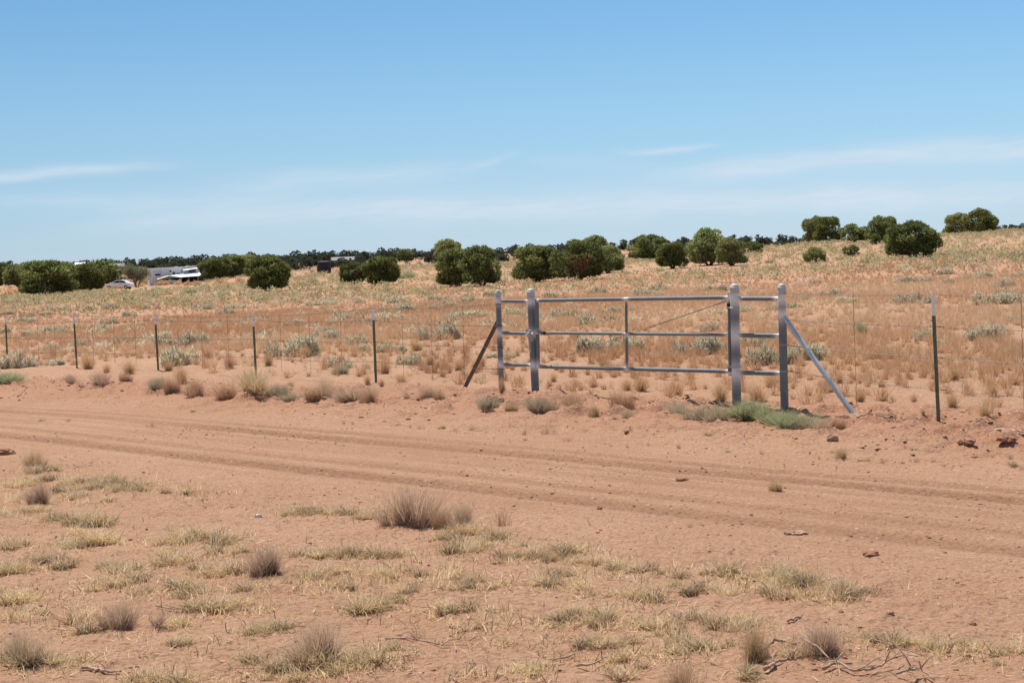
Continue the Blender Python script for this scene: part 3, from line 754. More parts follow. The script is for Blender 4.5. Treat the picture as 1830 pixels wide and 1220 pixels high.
def stay(root, wires, x, drop=.25, lean=0.0):
    q = rel(root); top = wire_z(wires[0], x, 0); bot = wire_z(wires[3], x + lean, 0)
    if top is None or bot is None: return
    d = (bot - top).normalized(); pts = []
    n = 60; L_ = (bot - top).length + drop
    for k in range(n + 1):
        t = k / n; ph = t * 70
        pts.append(q(top - d * .02 + d * L_ * t + Vector((math.cos(ph), math.sin(ph), 0)) * .003 + fnorm * .012))
    MB().tube(pts, .0026, 4, False).build('wire_stay', M_wire, root)
for x in (38, 67, 97, 165, 203, 241, 318, 360, 407, 501, 553, 609, 719, 771, 828): stay(lroot, wires, x, .22, 3)
# right fence
rroot = empty('barbed_wire_fence', on_fence(1677, 757), 'barbed wire fence right of the gate with one green white tipped post', 'fence')
posts = [t_post(1667, 527.5, 1677.5, 757, rroot), t_post(2010, 485, 2016, 795, rroot)]
wires = []
for k in range(4):
    e = at_h(tD, bD, (524, 571, 616, 663.5)[k]); pts = [e + fdir * RD]
    pts += [p[0] + p[1] * (1.235, .925, .615, .305)[k] for p in posts]
    pts = [p_ + fnorm * .01 for p_ in pts]
    barbed(rroot, pts, 20 + k, .0034); wires.append(pts)
stay(rroot, wires, 1526, .28, 5); stay(rroot, wires, 1826, .28, 5)
# wire loops round the end posts
for rt, t, b_, rad, ys in ((lroot, tA, bA, RA, (544, 582, 620.5, 660)), (rroot, tD, bD, RD, (524, 571, 616, 663.5))):
    for y in ys:
        p_ = at_h(t, b_, y); q = rel(rt); B = MB()
        for dz in (0, .012):
            B.tube([q(p_ + Vector((math.cos(s) * (rad + .003), math.sin(s) * (rad + .003), dz + .004 * math.sin(s)))) for s in np.linspace(0, 2 * math.pi, 19)], .003, 5, False)
        B.build('wire_wrap', M_wire if rt is lroot else M_galv, rt, attr=None if rt is lroot else 'spray')
for x, y, nm, rd in ((954, 712, "the gate's left post", 1), (893, 712, 'the thin post beside the rusty strut', 1), (1315, 730, 'the thick hinge post', 1), (1402, 735, "the gate's far right post", 1),
                     (1527, 742, 'the foot of the galvanised strut', 1), (820, 711, 'the foot of the rusty strut', 1), (1677, 757, 'the green post right of the gate', 1.2),
                     (673, 707, 'the first green post left of the gate', 1), (458, 692, 'the second green post left of the gate', 1), (284, 682, 'the third green post left of the gate', 1),
                     (138, 671, 'the fourth green post left of the gate', 1), (14, 658, 'the fifth green post left of the gate', 1), (1120, 700, 'the middle of the gate', 1.1)): lm(x, y, nm, rd)

# ------------------------------------------------------------------ junipers
def jun_mesh(seed, nt, mat, tl=.2, tw=.06, lobes=30, flat=1.0, patch=False, part='crown'):
    """crown of unit width 1 (diameter) and unit height 1, made of leaf tufts on many small clumps"""
    rs = np.random.default_rng(seed)
    k = lobes; d = unit(rs.normal(size=(k, 3)) + [0, 0, .15]); d[:, 2] = np.where(d[:, 2] < -.8, -d[:, 2], d[:, 2])
    R0 = .33 + .08 * rs.random(k)
    cen = d * R0[:, None]; rad = .10 + .09 * rs.random(k)
    lo = rs.random(9) * 6.28; cen = np.concatenate([cen, np.stack([np.cos(lo) * .34, np.sin(lo) * .34, np.full(9, -.27)], -1)]); rad = np.concatenate([rad, np.full(9, .15)])
    cen = np.concatenate([cen, unit(rs.normal(size=(6, 3))) * .13]); rad = np.concatenate([rad, np.full(6, .19)])
    wgt = rad ** 2; idx = rs.choice(len(rad), nt, p=wgt / wgt.sum())
    dd_ = unit(rs.normal(size=(nt, 3)) + d_out(cen[idx]) * .7)
    rf = .55 + .5 * rs.random(nt) ** .6
    p = cen[idx] + dd_ * (rad[idx] * rf)[:, None]
    D = unit(dd_ * .6 + [0, 0, .75] + rs.normal(0, .35, (nt, 3)))
    var = np.clip(.5 + .28 * rs.normal(size=nt) + (rs.random(len(rad))[idx] - .5) * .45, 0, .78 if patch else 1)
    if patch:
        near_ = np.exp(-(((p - [.02, -.42, -.12]) / [.16, .2, .22]) ** 2).sum(1)); var = np.where(rs.random(nt) < near_ * .8, .9 + .1 * rs.random(nt), var)
    p[:, 2] = np.where(p[:, 2] < 0, p[:, 2] * .9, p[:, 2]) + .46
    keep = p[:, 2] > .02; p, D, var = p[keep], D[keep], var[keep]; n = len(p)
    L = tl * (.6 + .8 * rs.random(n))
    a = blades(p, D, L, tw * (.6 + .8 * rs.random(n)), None, var, 1, rs); b = blades(p, unit(D + rs.normal(0, .4, (n, 3))), L * .8, tw * (.6 + .8 * rs.random(n)), None, var, 1, rs)
    v, f, vv = join([a, b]); return mesh(part, v, f, mat, {'var': vv}, link=False)
def d_out(c): return unit(c)
def trunk_mesh(seed):
    rs = random.Random(seed); b = MB()
    for k in range(5):
        a = rs.uniform(0, 6.28); p = [Vector((0, 0, -.06))]; dirv = Vector((math.cos(a) * .5, math.sin(a) * .5, 1))
        for s in range(5):
            p.append(p[-1] + dirv * .13); dirv = dirv + Vector((rs.uniform(-.3, .3), rs.uniform(-.3, .3), rs.uniform(-.1, .2)))
        b.tube(p, [.035 * (1 - .16 * s) for s in range(6)], 7)
    V_ = np.concatenate(b.v); return mesh('trunk', V_, b.f, M_bark, smooth=True, link=False)
TR_ME = [trunk_mesh(s) for s in range(3)]
J = {'dark': [jun_mesh(100 + s, 9500, M_jun, .056, .026, 42) for s in range(5)], 'olive': [jun_mesh(200 + s, 9500, M_jol, .052, .025, 42) for s in range(2)],
     'brown': [jun_mesh(300, 10000, M_jbr, .052, .025, 42, patch=True)], 'far': [jun_mesh(400 + s, 520, M_jfar, .13, .10, 16) for s in range(5)],
     'mid': [jun_mesh(450 + s, 2500, M_jun, .09, .045, 22) for s in range(3)]}
def juniper(p, wm, hm, kind, k, label=None, group=None, rz=None, name='juniper_tree'):
    root = empty(name, p, label, 'tree', group, rz if rz is not None else random.uniform(0, 6.28))
    c = bpy.data.objects.new('crown', J[kind][k % len(J[kind])]); C.objects.link(c); c.parent = root; c.scale = (wm, wm * random.uniform(.8, 1), hm)
    t = bpy.data.objects.new('trunk', TR_ME[k % 3]); C.objects.link(t); t.parent = root; t.scale = (wm, wm, hm * .75)
    return root
JL = [  # x, base y, width, height, kind, label, forced depth or 0
    (87, 529, 88, 58, 'dark', 'large dark juniper in the left foreground of the trees, beside the white car', 0),
    (157, 521, 52, 44, 'dark', 'dark juniper standing directly left of the white car', 0),
    (190, 512, 56, 44, 'mid', 'rounder juniper just behind the one beside the white car', 0),
    (33, 512, 46, 36, 'olive', 'light olive juniper behind the big one at far left', 0),
    (2, 510, 36, 36, 'dark', 'dark juniper cut by the left edge of the photo', 0),
    (386, 501, 52, 38, 'dark', 'dark juniper touching the right end of the mobile home', 286),
    (416, 499, 56, 38, 'dark', 'dark juniper second to the right of the mobile home', 290),
    (438, 492, 60, 34, 'olive', 'olive juniper just left behind the round one past the mobile home', 305),
    (479, 520, 70, 57, 'dark', 'round upright juniper alone between the mobile home and the black tank', 0),
    (632, 508, 44, 36, 'dark', 'shorter left juniper of the pair right of the black tank', 0),
    (683, 509, 62, 48, 'dark', 'taller right juniper of the pair right of the black tank', 0),
    (725, 468, 26, 22, 'mid', 'small juniper alone on the rise between the tank and the wide tree', 0),
    (803, 472, 52, 40, 'olive', 'olive juniper rising behind the widest tree', 0),
    (820, 512, 72, 62, 'dark', 'left half of the widest dark juniper clump in the middle', 0),
    (862, 512, 62, 66, 'dark', 'right half of the widest dark juniper clump in the middle', 0),
    (959, 504, 78, 61, 'dark', 'dark rounded juniper right of the widest clump, above the left gate post', 0),
    (1036, 501, 82, 66, 'brown', 'dense juniper with a reddish brown dead patch, above the gate', 0),
    (1087, 488, 56, 46, 'olive', 'light green juniper touching the brown patched one on its right', 0),
    (1064, 470, 46, 44, 'olive', 'olive crown peeking above the brown patched juniper', 0),
    (1158, 465, 60, 41, 'dark', 'left juniper of the group above the gate centre right', 0),
    (1203, 480, 56, 45, 'dark', 'small dark juniper in front of the gap above the gate', 0),
    (1268, 474, 74, 61, 'olive', 'tall rounded olive green juniper above the hinge post', 0),
    (1308, 475, 50, 45, 'olive', 'bright green lower juniper in front of the tall one above the hinge post', 0),
    (1349, 453, 26, 21, 'mid', 'small juniper standing right of the tall olive one', 0),
    (1456, 434, 38, 42, 'olive', 'greyish olive juniper on the hill, left half of the touching pair', 0),
    (1478, 434, 48, 43, 'dark', 'dark juniper on the hill, right half of the touching pair', 0),
    (1527, 433, 44, 31, 'mid', 'low wide juniper on the hill between two taller ones', 0),
    (1576, 433, 50, 43, 'dark', 'round juniper on the hill behind a tiny one', 0),
    (1566, 437, 20, 18, 'mid', 'tiny juniper in front of the round one on the hill', 0),
    (1631, 461, 82, 58, 'dark', 'broad dense juniper in front of the hilltop trees at right', 0),
    (1712, 419, 48, 33, 'olive', 'left tree of the pair on the hilltop near the right edge', 0),
    (1753, 417, 48, 37, 'dark', 'right tree of the pair on the hilltop near the right edge', 0),
    (1521, 458, 30, 19, 'mid', 'small bluish green juniper bush low on the hill', 0),
    (1457, 469, 42, 25, 'olive', 'spiky yellow green bush low on the hill below the touching pair', 0),
]
for k, (x, y, wpx, hpx, kd, lb, dz) in enumerate(JL):
    p = ground_at(x, y) if not dz else at_dist(x, dz)
    s = math.hypot(p.x, p.y) / F; hpx = hpx + (proj(p)[1] - y if dz else 0)
    jt = juniper(p, wpx * s * 1.16, hpx * s * 1.10, kd, k, lb, 'junipers standing in the field', rz=(math.pi * 1.5 if False else (0 if kd == 'brown' else random.uniform(0, 6.28))))
# far ridge trees, individuals
rs = random.Random(5)
SK = []
def seg_name(x):
    for lim, nm in ((120, 'at the far left'), (240, 'above the white car'), (380, 'above the mobile home'), (540, 'above the round juniper'), (700, 'above the black tank'), (900, 'above the widest juniper clump'),
                    (1080, "above the gate's left half"), (1240, "above the gate's right half"), (1440, 'left of the hill')):
        if x < lim: return nm
    return 'beyond the hill at right'
n_far = 0
def far_tree(x, dist, hm, wm):
    global n_far
    p = at_dist(x, dist); nm = seg_name(x)
    t_ = juniper(p, wm, hm, 'far', rs.randrange(5), None, 'junipers on the distant ridge'); n_far += 1; SK.append((nm, 'skyline' if dist > 612 else 'lower slope', x, t_))
x = -30
while x < 1445:                                   # skyline row
    far_tree(x, rs.uniform(600, 690), rs.uniform(2.6, 4.6), rs.uniform(4.0, 7.0))
    x += rs.uniform(5, 17) if x < 720 else rs.uniform(7, 26)
for k in range(130):
    far_tree(rs.uniform(-30, 1440) if k % 3 else rs.uniform(-30, 600), rs.uniform(470, 610), rs.uniform(2.0, 3.6), rs.uniform(3.2, 6.0))
NTH = 'leftmost second third fourth fifth sixth seventh eighth ninth tenth eleventh twelfth thirteenth fourteenth fifteenth sixteenth seventeenth eighteenth nineteenth twentieth twenty-first twenty-second twenty-third twenty-fourth twenty-fifth twenty-sixth twenty-seventh twenty-eighth twenty-ninth thirtieth'.split()
def label_ridge():
    bk = {}
    for nm, row, x, t_ in SK: bk.setdefault((nm, row), []).append((x, t_))
    for (nm, row), L in bk.items():
        L.sort(key=lambda q_: q_[0])
        for k, (x, t_) in enumerate(L): t_['label'] = 'dark ridge juniper %s, %s, %s' % (nm, 'skyline' if row == 'skyline' else 'lower slope', NTH[k] + (' from left' if k else '')) if k < 30 else 'dark ridge juniper %s, on the lower slope, farther right' % nm
for x_, d_ in ((1781, 285), (1795, 290), (1808, 300), (1820, 283), (1829, 280), (1690, 300), (1700, 290)):
    p = at_dist(x_, d_); juniper(p, rs.uniform(1.6, 3), rs.uniform(.9, 1.5), 'far', rs.randrange(5), 'tiny dark bush on the right hill crest, ' + {1690: 'left of the hilltop pair', 1700: 'touching the left of the hilltop pair', 1781: 'just right of the hilltop pair', 1795: 'second right of the hilltop pair', 1808: 'third right of the hilltop pair', 1820: 'second from the right edge', 1829: 'at the right edge'}[x_], 'tiny bushes on the hill crest')

label_ridge()
# pale cottonwood-like tree by the mobile home
def pale_tree(p, Ht, label):
    root = empty('bare_tree', p, label, 'tree'); rs = random.Random(9); b = MB(); tips = []
    def grow(p_, d, L_, r_, lev):
        q_ = p_ + d * L_; m_ = (p_ + q_) / 2 + Vector((rs.uniform(-1, 1), rs.uniform(-1, 1), 0)) * L_ * .06
        b.tube([p_, m_, q_], [r_, r_ * .85, r_ * .7], 6 if lev < 2 else 4)
        if lev >= 4: tips.append(q_); return
        for _ in range(4 if lev < 2 else 3):
            nd = (d + Vector((rs.uniform(-.8, .8), rs.uniform(-.8, .8), rs.uniform(-.15, .45)))).normalized()
            grow(q_ if rs.random() < .6 else m_, nd, L_ * rs.uniform(.62, .85), r_ * .62, lev + 1)
        if lev >= 2: tips.append(q_)
    for k in range(4): grow(Vector((rs.uniform(-.3, .3), rs.uniform(-.3, .3), -.1)), Vector((rs.uniform(-.45, .45), rs.uniform(-.45, .45), 1)).normalized(), Ht * .27, .11, 0)
    b.build('trunk', simple('pale_branch', (.30, .25, .18), .9), root)
    T_ = np.array([tuple(t) for t in tips]); n = len(T_) * 9; idx = rng.integers(0, len(T_), n)
    B_ = T_[idx] + rng.normal(0, .35, (n, 3))
    v, f, a = blades(B_, unit(rng.normal(size=(n, 3))), .16 + .12 * rng.random(n), .07 + .05 * rng.random(n), None, None, 1)
    mesh('crown', v, f, foliage('pale_sparse_leaves', [(0, (.20, .19, .12)), (1, (.38, .37, .25))], .3, .1), {'var': a}, False, root)
    return root
pt = ground_at(243, 508); pt = at_dist(243, 285); pale_tree(pt, 5.2, 'pale sparse leafed tree left of the mobile home')
pt = at_dist(205, 520); pale_tree(pt, 5.0, 'feathery dark tree on the ridge above the white car').name = 'ridge_tree'

# ------------------------------------------------------------------ mobile home, tarp shelter, lean-to, car, tank, far houses
def home():
    p = at_dist(265, 300); p2 = at_dist(370, 303)
    root = empty('mobile_home', p + Vector((0, 0, .0)), 'long white mobile home among junipers at left', 'mobile home', rz=math.atan2(p2.y - p.y, p2.x - p.x))
    root.rotation_euler = (0, -R(.9), math.atan2(p2.y - p.y, p2.x - p.x))
    s0 = 1.89 - 8 * 300 / F - p.z                 # roof height above the local ground
    Z = s0 - 2.85
    B = MB(); B.box((0, 0, Z - .6), (12, 4, Z + 2.72)); B.build('wall', M_white, root)
    B = MB(); B.box((-.15, -.18, Z + 2.725), (12.15, 4.1, Z + 2.80)); B.box((0, -.05, Z + 2.802), (12, 3.9, Z + 2.88)); 
    for xx in (4.9, 6.9): B.box((xx, 1, Z + 2.882), (xx + .5, 1.5, Z + 3.0))
    B.build('roof', M_roofw, root)
    B = MB()
    for xx in (2.2, 3.3, 3.65, 6.5): B.box((xx, -.012, Z + .3), (xx + .03, -.003, Z + 2.7))
    B.build('panel_seam', M_groof, root)
    for x0, x1, z0, z1 in ((1.1, 2.1, 1.45, 1.87), (3.78, 4.12, 1.98, 2.33), (4.4, 4.78, 1.54, 2.03), (5.15, 5.65, 1.58, 1.72), (5.9, 6.25, 2.03, 2.2), (10.6, 11.2, 1.6, 2.1)):
        B = MB(); B.box((x0, -.02, Z + z0), (x1, -.004, Z + z1)); wn = B.build('window', M_dark, root)
        B = MB()
        for q_ in ((x0 - .05, z0 - .05, x1 + .05, z0), (x0 - .05, z1, x1 + .05, z1 + .05), (x0 - .05, z0, x0, z1), (x1, z0, x1 + .05, z1)): B.box((q_[0], -.03, Z + q_[1]), (q_[2], -.002, Z + q_[3]))
        B.build('frame', M_white, wn)
    B = MB(); B.add([(.85, -.55, Z + 1.86), (2.18, -.55, Z + 1.86), (2.18, -.01, Z + 2.42), (.85, -.01, Z + 2.42), (.85, -.55, Z + 1.82), (2.18, -.55, Z + 1.82), (2.18, -.01, Z + 2.38), (.85, -.01, Z + 2.38)],
                    [(0, 1, 2, 3), (7, 6, 5, 4), (0, 4, 5, 1), (1, 5, 6, 2), (2, 6, 7, 3), (3, 7, 4, 0)]); B.build('awning', M_roofw, root)
    B = MB(); B.box((7.3, -.02, Z + 1.0), (8.65, -.004, Z + 2.42)); B.build('porch_opening', M_shadeb, root)  # flat panel, its dark colour stands in for the shaded recess
    B = MB(); B.box((6.6, -.022, Z + 1.0), (7.28, -.006, Z + 2.30)); B.build('door', M_tarp, root)
    B = MB(); B.add([(6.3, -1.0, Z + 2.2), (8.9, -1.0, Z + 2.45), (8.9, -.03, Z + 2.66), (6.3, -.03, Z + 2.5), (6.3, -1.0, Z + 2.16), (8.9, -1.0, Z + 2.41), (8.9, -.03, Z + 2.62), (6.3, -.03, Z + 2.46)],
                    [(0, 1, 2, 3), (7, 6, 5, 4), (0, 4, 5, 1), (1, 5, 6, 2), (2, 6, 7, 3), (3, 7, 4, 0)]); B.build('porch_roof', M_roofw, root)
    # lean-to
    lt = empty('lean_to', root.matrix_basis @ Vector((3.4, -3.2, Z)), 'white roofed lean-to in front of the mobile home with a dark blue tarp wall', 'shelter'); lt.rotation_euler = root.rotation_euler
    def slab(B, P4, th=.05):
        V_ = list(P4) + [(x, y, z - th) for x, y, z in P4]
        B.add(V_, [(0, 1, 2, 3), (7, 6, 5, 4), (0, 4, 5, 1), (1, 5, 6, 2), (2, 6, 7, 3), (3, 7, 4, 0)])
    B = MB(); slab(B, [(1.7, 0, .98), (7.1, 0, 1.12), (6.6, 2.9, 1.86), (.2, 2.9, 1.5)]); B.build('roof', M_roofw, lt)
    for xx, zz in ((1.9, .93), (3.6, .97), (5.3, 1.02), (7.0, 1.06)):
        B = MB(); B.box((xx - .06, .05, -1.2), (xx + .06, .17, zz)); B.build('post', M_wood, lt)
    B = MB(); B.box((5.45, .3, -1.2), (6.6, .4, 1.04)); B.build('tarp_wall', M_blue, lt)
    B = MB(); B.box((1.9, 2.6, -1.2), (5.4, 2.7, 1.2)); B.build('interior_shade_panel', M_black, lt)  # black sheet paints the shade of the interior under the roof
    B = MB(); B.box((6.62, .25, -1.2), (7.0, .4, 1.04)); B.build('side_panel', M_roofw, lt)
    # tarp shelter
    ts = empty('tarp_shelter', root.matrix_basis @ Vector((1.4, -4.2, Z)), 'low tent of off-white tarps with a dark gap under its peak, before the mobile home', 'tent'); ts.rotation_euler = root.rotation_euler
    B = MB(); n = 14; V_ = []
    for k in range(n + 1):
        xx = 4.2 * k / n; zt = .72 - .24 * abs(math.sin(xx * 1.5)) + .05 * math.sin(xx * 7); V_ += [(xx, .06 * math.sin(xx * 5), -1.2), (xx, .06 * math.sin(xx * 5), zt), (xx, .06 * math.sin(xx * 5) + .04, -1.2), (xx, .06 * math.sin(xx * 5) + .04, zt)]
    Fs = []
    for k in range(n): a = 4 * k; Fs += [(a, a + 4, a + 5, a + 1), (a + 2, a + 3, a + 7, a + 6), (a + 1, a + 5, a + 7, a + 3)]
    B.add(V_, Fs); B.build('front_tarp', M_tarp, ts)
    B = MB(); slab(B, [(-.1, .05, .80), (1.9, .05, 1.38), (1.9, 2.4, 1.45), (-.1, 2.4, .9)], .06); slab(B, [(1.92, .05, 1.38), (4.3, .05, .95), (4.3, 2.4, 1.0), (1.92, 2.4, 1.45)], .06)
    B.build('roof_tarp', M_tarp, ts)
    B = MB(); B.box((.1, 2.2, -1.2), (4.1, 2.28, .85)); B.build('tent_shade_sheet', M_black, ts)  # black backing added as painted shade behind the tent's opening
    for xx in (0.02, 1.9, 4.16):
        B = MB(); B.box((xx, .08, -1.2), (xx + .07, .15, .8 if xx != 1.9 else 1.3)); B.build('pole', M_wood, ts)
home()
def car():
    p = at_dist(211, 262); p.z = float(H(p.x, p.y)); y_want = 509
    root = empty('car', p, 'white car parked behind scrub left of the mobile home', 'car', rz=R(172))
    # profile along x (front at +x), width along y
    prof = [(-2.2, .35), (-2.25, .75), (-2.1, .98), (-1.6, 1.05), (-1.15, 1.42), (-.5, 1.5), (.35, 1.46), (.95, 1.08), (1.7, .95), (2.15, .78), (2.2, .4)]
    def hull(yw, pr, y_in=0):
        n = len(pr); V_ = [(x, -yw + (.14 if z > 1.1 else 0), z) for x, z in pr] + [(x, yw - (.14 if z > 1.1 else 0), z) for x, z in pr]
        Fs = [tuple(range(n))[::-1], tuple(range(n, 2 * n))] + [(k, (k + 1) % n, n + (k + 1) % n, n + k) for k in range(n)]
        return V_, Fs
    B = MB(); B.add(*hull(.86, prof)); o = B.build('body', M_carw, root)
    bv = o.modifiers.new('b', 'BEVEL'); bv.width = .05; bv.segments = 2
    for sg in (-1, 1):
        for pr in ([(-1.5, 1.08), (-1.1, 1.38), (-.45, 1.44), (-.45, 1.08)], [(-.38, 1.08), (-.38, 1.44), (.3, 1.41), (.8, 1.09)]):
            Vv = [(x, sg * (.875 if z < 1.1 else .765), z) for x, z in pr]; V2 = [(x, y - sg * .02, z) for x, y, z in Vv]
            B = MB(); n = 4; B.add(Vv + V2, [(0, 1, 2, 3), (7, 6, 5, 4)] + [(k, n + k, n + (k + 1) % n, (k + 1) % n) for k in range(n)]); B.build('side_window', M_dark, root)
    B = MB(); B.add([(.40, -.66, 1.45), (.40, .66, 1.45), (.95, .76, 1.11), (.95, -.76, 1.11), (.42, -.66, 1.47), (.42, .66, 1.47), (.98, .76, 1.13), (.98, -.76, 1.13)], [(0, 1, 2, 3), (7, 6, 5, 4), (0, 4, 5, 1), (1, 5, 6, 2), (2, 6, 7, 3), (3, 7, 4, 0)]); B.build('windscreen', M_dark, root)
    for xx in (-1.4, 1.4):
        for sg in (-1, 1):
            V_ = []
            wb = MB().tube([(xx, sg * .70, .33), (xx, sg * .88, .33)], .33, 18); wo_ = wb.build('wheel', M_tyre, root)
            MB().tube([(xx, sg * .872, .33), (xx, sg * .89, .33)], .2, 14).build('rim', M_rim, wo_)
    for sg in (-1, 1): MB().box((2.12, sg * .7 - .14, .68), (2.22, sg * .7 + .14, .8)).build('headlight', M_rim, root)
car()
def tank():
    p = ground_at(580, 489); s = math.hypot(p.x, p.y) / F; r_ = 12 * s; h_ = 21 * s
    root = empty('water_tank', p, 'black ribbed plastic water tank on the rise beyond the fence', 'water tank')
    zs = np.linspace(-.1, h_, 25); V_, Fs = [], []; sg = 28
    rads = [r_ * (1 if k % 3 else 1.025) for k in range(25)]; prof = list(zip(zs, rads)) + [(h_ + .06, r_ * .8), (h_ + .14, r_ * .35)]
    for z, rd in prof:
        for k in range(sg): V_.append((rd * math.cos(6.2832 * k / sg), rd * math.sin(6.2832 * k / sg), z))
    n = len(prof)
    for a in range(n - 1):
        for k in range(sg): Fs.append((a * sg + k, a * sg + (k + 1) % sg, (a + 1) * sg + (k + 1) % sg, (a + 1) * sg + k))
    Fs.append(tuple((n - 1) * sg + k for k in range(sg)))
    auto_smooth(mesh('tank_body', V_, Fs, M_black, None, False, root), 30)
    MB().tube([(0, 0, h_ + .13), (0, 0, h_ + .27)], r_ * .3, 18).build('lid', M_black, root)
    MB().box((-.1 - r_, -.1, 0), (-r_ + .0, .0, h_ * .8)).build('outlet_pipe', M_groof, root)
    p = ground_at(558, 488); b = MB(); b.tube([(0, 0, 0), (0, 0, .5), (0, 0, .55)], [.25, .25, .18], 12)
    o = b.build('bucket', M_pale); o.location = p; tag(o, 'small pale drum standing left of the black water tank', 'drum')
tank()
for x_, d_, wd_, h_, roofm, lb, rz_ in ((614, 560, 8, 1.3, M_groof, 'beige house with grey roof on the ridge right above the black tank', .2), (66, 560, 5, 1.5, M_roofw, 'white roofed shed on the ridge above the big left juniper', .1),
                                (141, 560, 5, 2.4, M_roofw, 'small white roofed hut on the ridge above the juniper by the car', -.2), (206, 500, 4.5, 2.4, M_groof, 'small beige cabin under the feathery ridge tree', .1),
                                (1138, 610, 5, .9, M_groof, 'left of the two pale houses among ridge trees above the gate', .1), (1158, 615, 5, .9, M_groof, 'right of the two pale houses among ridge trees above the gate', -.1)):
    p = at_dist(x_, d_); root = empty('house', p, lb, 'house', rz=rz_)
    MB().box((-wd_ / 2, 0, -.6), (wd_ / 2, 5, h_)).build('wall', M_stucco if roofm is M_groof else M_white, root)
    B = MB(); B.add([(-wd_ / 2 - .3, -.4, h_ + .003), (wd_ / 2 + .3, -.4, h_ + .003), (wd_ / 2 + .3, 5.4, h_ + .003), (-wd_ / 2 - .3, 5.4, h_ + .003), (-wd_ / 2 - .2, 2.5, h_ + 1.1), (wd_ / 2 + .2, 2.5, h_ + 1.1)], [(3, 2, 1, 0), (0, 1, 5, 4), (2, 3, 4, 5), (1, 2, 5), (3, 0, 4)])
    B.build('roof', roofm, root)
    for xx in (-wd_ * .28, wd_ * .22): MB().box((xx, -.03, 1), (xx + .9, -.004, 1.9)).build('window', M_dark, root)
for x_, y_, mt_, lb, wd_ in ((260, 517, M_pale, 'small white bucket lying before the mobile home scrub', .18), (349, 513, M_yel, 'small faded yellow tub in the scrub below the mobile home', .22)):
    p = ground_at(x_, y_); o = MB().tube([(0, 0, 0), (0, 0, .3), (0, 0, .34)], [wd_ * .8, wd_, wd_ * .95], 12).build('bucket', mt_); o.location = p; tag(o, lb, 'bucket')

# ------------------------------------------------------------------ shrubs and grass placed one by one
ME_BUSH = [me_bush(s, 950, mat=M_twig, wd=.0085) for s in (1, 2, 3)]
ME_BUSHT = [me_bush(s, 760, mat=M_twigtan, wd=.009, spread=.36, tipvar=.2) for s in (4, 5)]
ME_BUSHG = [me_bush(s, 1000, mat=M_gray, wd=.011, spread=.5) for s in (6, 7)]
ME_GREEN = [me_bush(s, 1200, mat=M_green, wd=.011, spread=.5) for s in (8, 9)]
ME_STRAW = [me_bush(12, 800, mat=M_straw, wd=.010, spread=.55)]
ME_SPARSE = [me_bush(s, 160, mat=M_twigtan, wd=.007, spread=.4) for s in (13, 14)]
ME_CS = [me_clump(20 + s, 380, M_curl, .085, .005, .14, .7, 4) for s in range(4)]
ME_CM = [me_clump(30 + s, 760, M_curl, .105, .0052, .22, .7, 7) for s in range(5)]
ME_CL = [me_clump(40 + s, 1250, M_curl, .115, .0054, .32, .65, 11) for s in range(4)]
ME_TUFT = [me_tuft(50 + s, 520, M_tan, .009) for s in range(4)]
ME_SIL = [me_silver(60 + s, 1500, M_silver) for s in range(6)]
ME_MOUND = [me_mound(70 + s, 420, M_yell) for s in range(4)]
ME_MOUNDT = [me_mound(80 + s, 420, M_tan) for s in range(2)]
# dry shrubs: x, base y, width, height, kind, phrase
SH = [(80, 903, 52, 40, 'B', 'dense dark purple-brown shrub at the left edge of the foreground', 'the dark shrub at far left'),
      (58, 832, 46, 30, 'T', 'spiky tan shrub standing behind the grass at far left', 'the spiky tan shrub at far left'),
      (728, 942, 104, 76, 'B', 'biggest purple-brown shrub on the near edge of the road', 'the biggest shrub by the road'),
      (836, 948, 62, 54, 'B', 'upright purple-brown shrub just right of the biggest one', 'the shrub right of the biggest one'),
      (790, 946, 44, 42, 'T', 'tan twiggy shrub squeezed between two purple-brown ones', 'the tan shrub between two darker ones'),
      (892, 940, 50, 46, 'S', 'very sparse tan stalks right of the road edge shrubs', None),
      (491, 1028, 80, 54, 'B', 'rounded grey-brown shrub in the centre left foreground', 'the rounded grey-brown shrub'),
      (227, 1130, 82, 54, 'B', 'leaning grey-brown shrub in the lower left foreground', 'the leaning grey-brown shrub'),
      (36, 1190, 74, 62, 'B', 'bushy grey shrub in the bottom left corner', 'the grey shrub in the bottom left corner'),
      (590, 1184, 122, 74, 'B', 'wide upright brown shrub at the bottom, left of centre', 'the wide brown shrub at the bottom'),
      (746, 1144, 34, 24, 'S', 'small bare twiggy weed right of the wide bottom shrub', 'the bare twiggy weed'),
      (1345, 1182, 66, 74, 'T', 'tall thin tan shrub in the bottom right foreground', 'the tall thin tan shrub'),
      (1486, 1167, 104, 60, 'B', 'broad grey spiky shrub in the bottom right foreground', 'the broad grey spiky shrub'),
      (1213, 1238, 84, 62, 'T', 'tan shrub cut off by the bottom edge', 'the tan shrub cut by the bottom edge')]
KM = {'B': ME_BUSH, 'T': ME_BUSHT, 'G': ME_BUSHG, 'S': ME_SPARSE, 'N': ME_GREEN, 'W': ME_STRAW, 'F': ME_TUFT}
for k, (x, y, wp, hp, kd, lb, ln) in enumerate(SH):
    p = ground_at(x, y); s = px2m(1, p); o = plant('dry_shrub', KM[kd][k % len(KM[kd])], p, (wp * s * 1.05, wp * s, hp * s * 1.5), rs.uniform(-.35, .35)); tag(o, lb, 'shrub', 'dry shrubs in the foreground')
    if ln: lm(x, y, ln, 1.0)
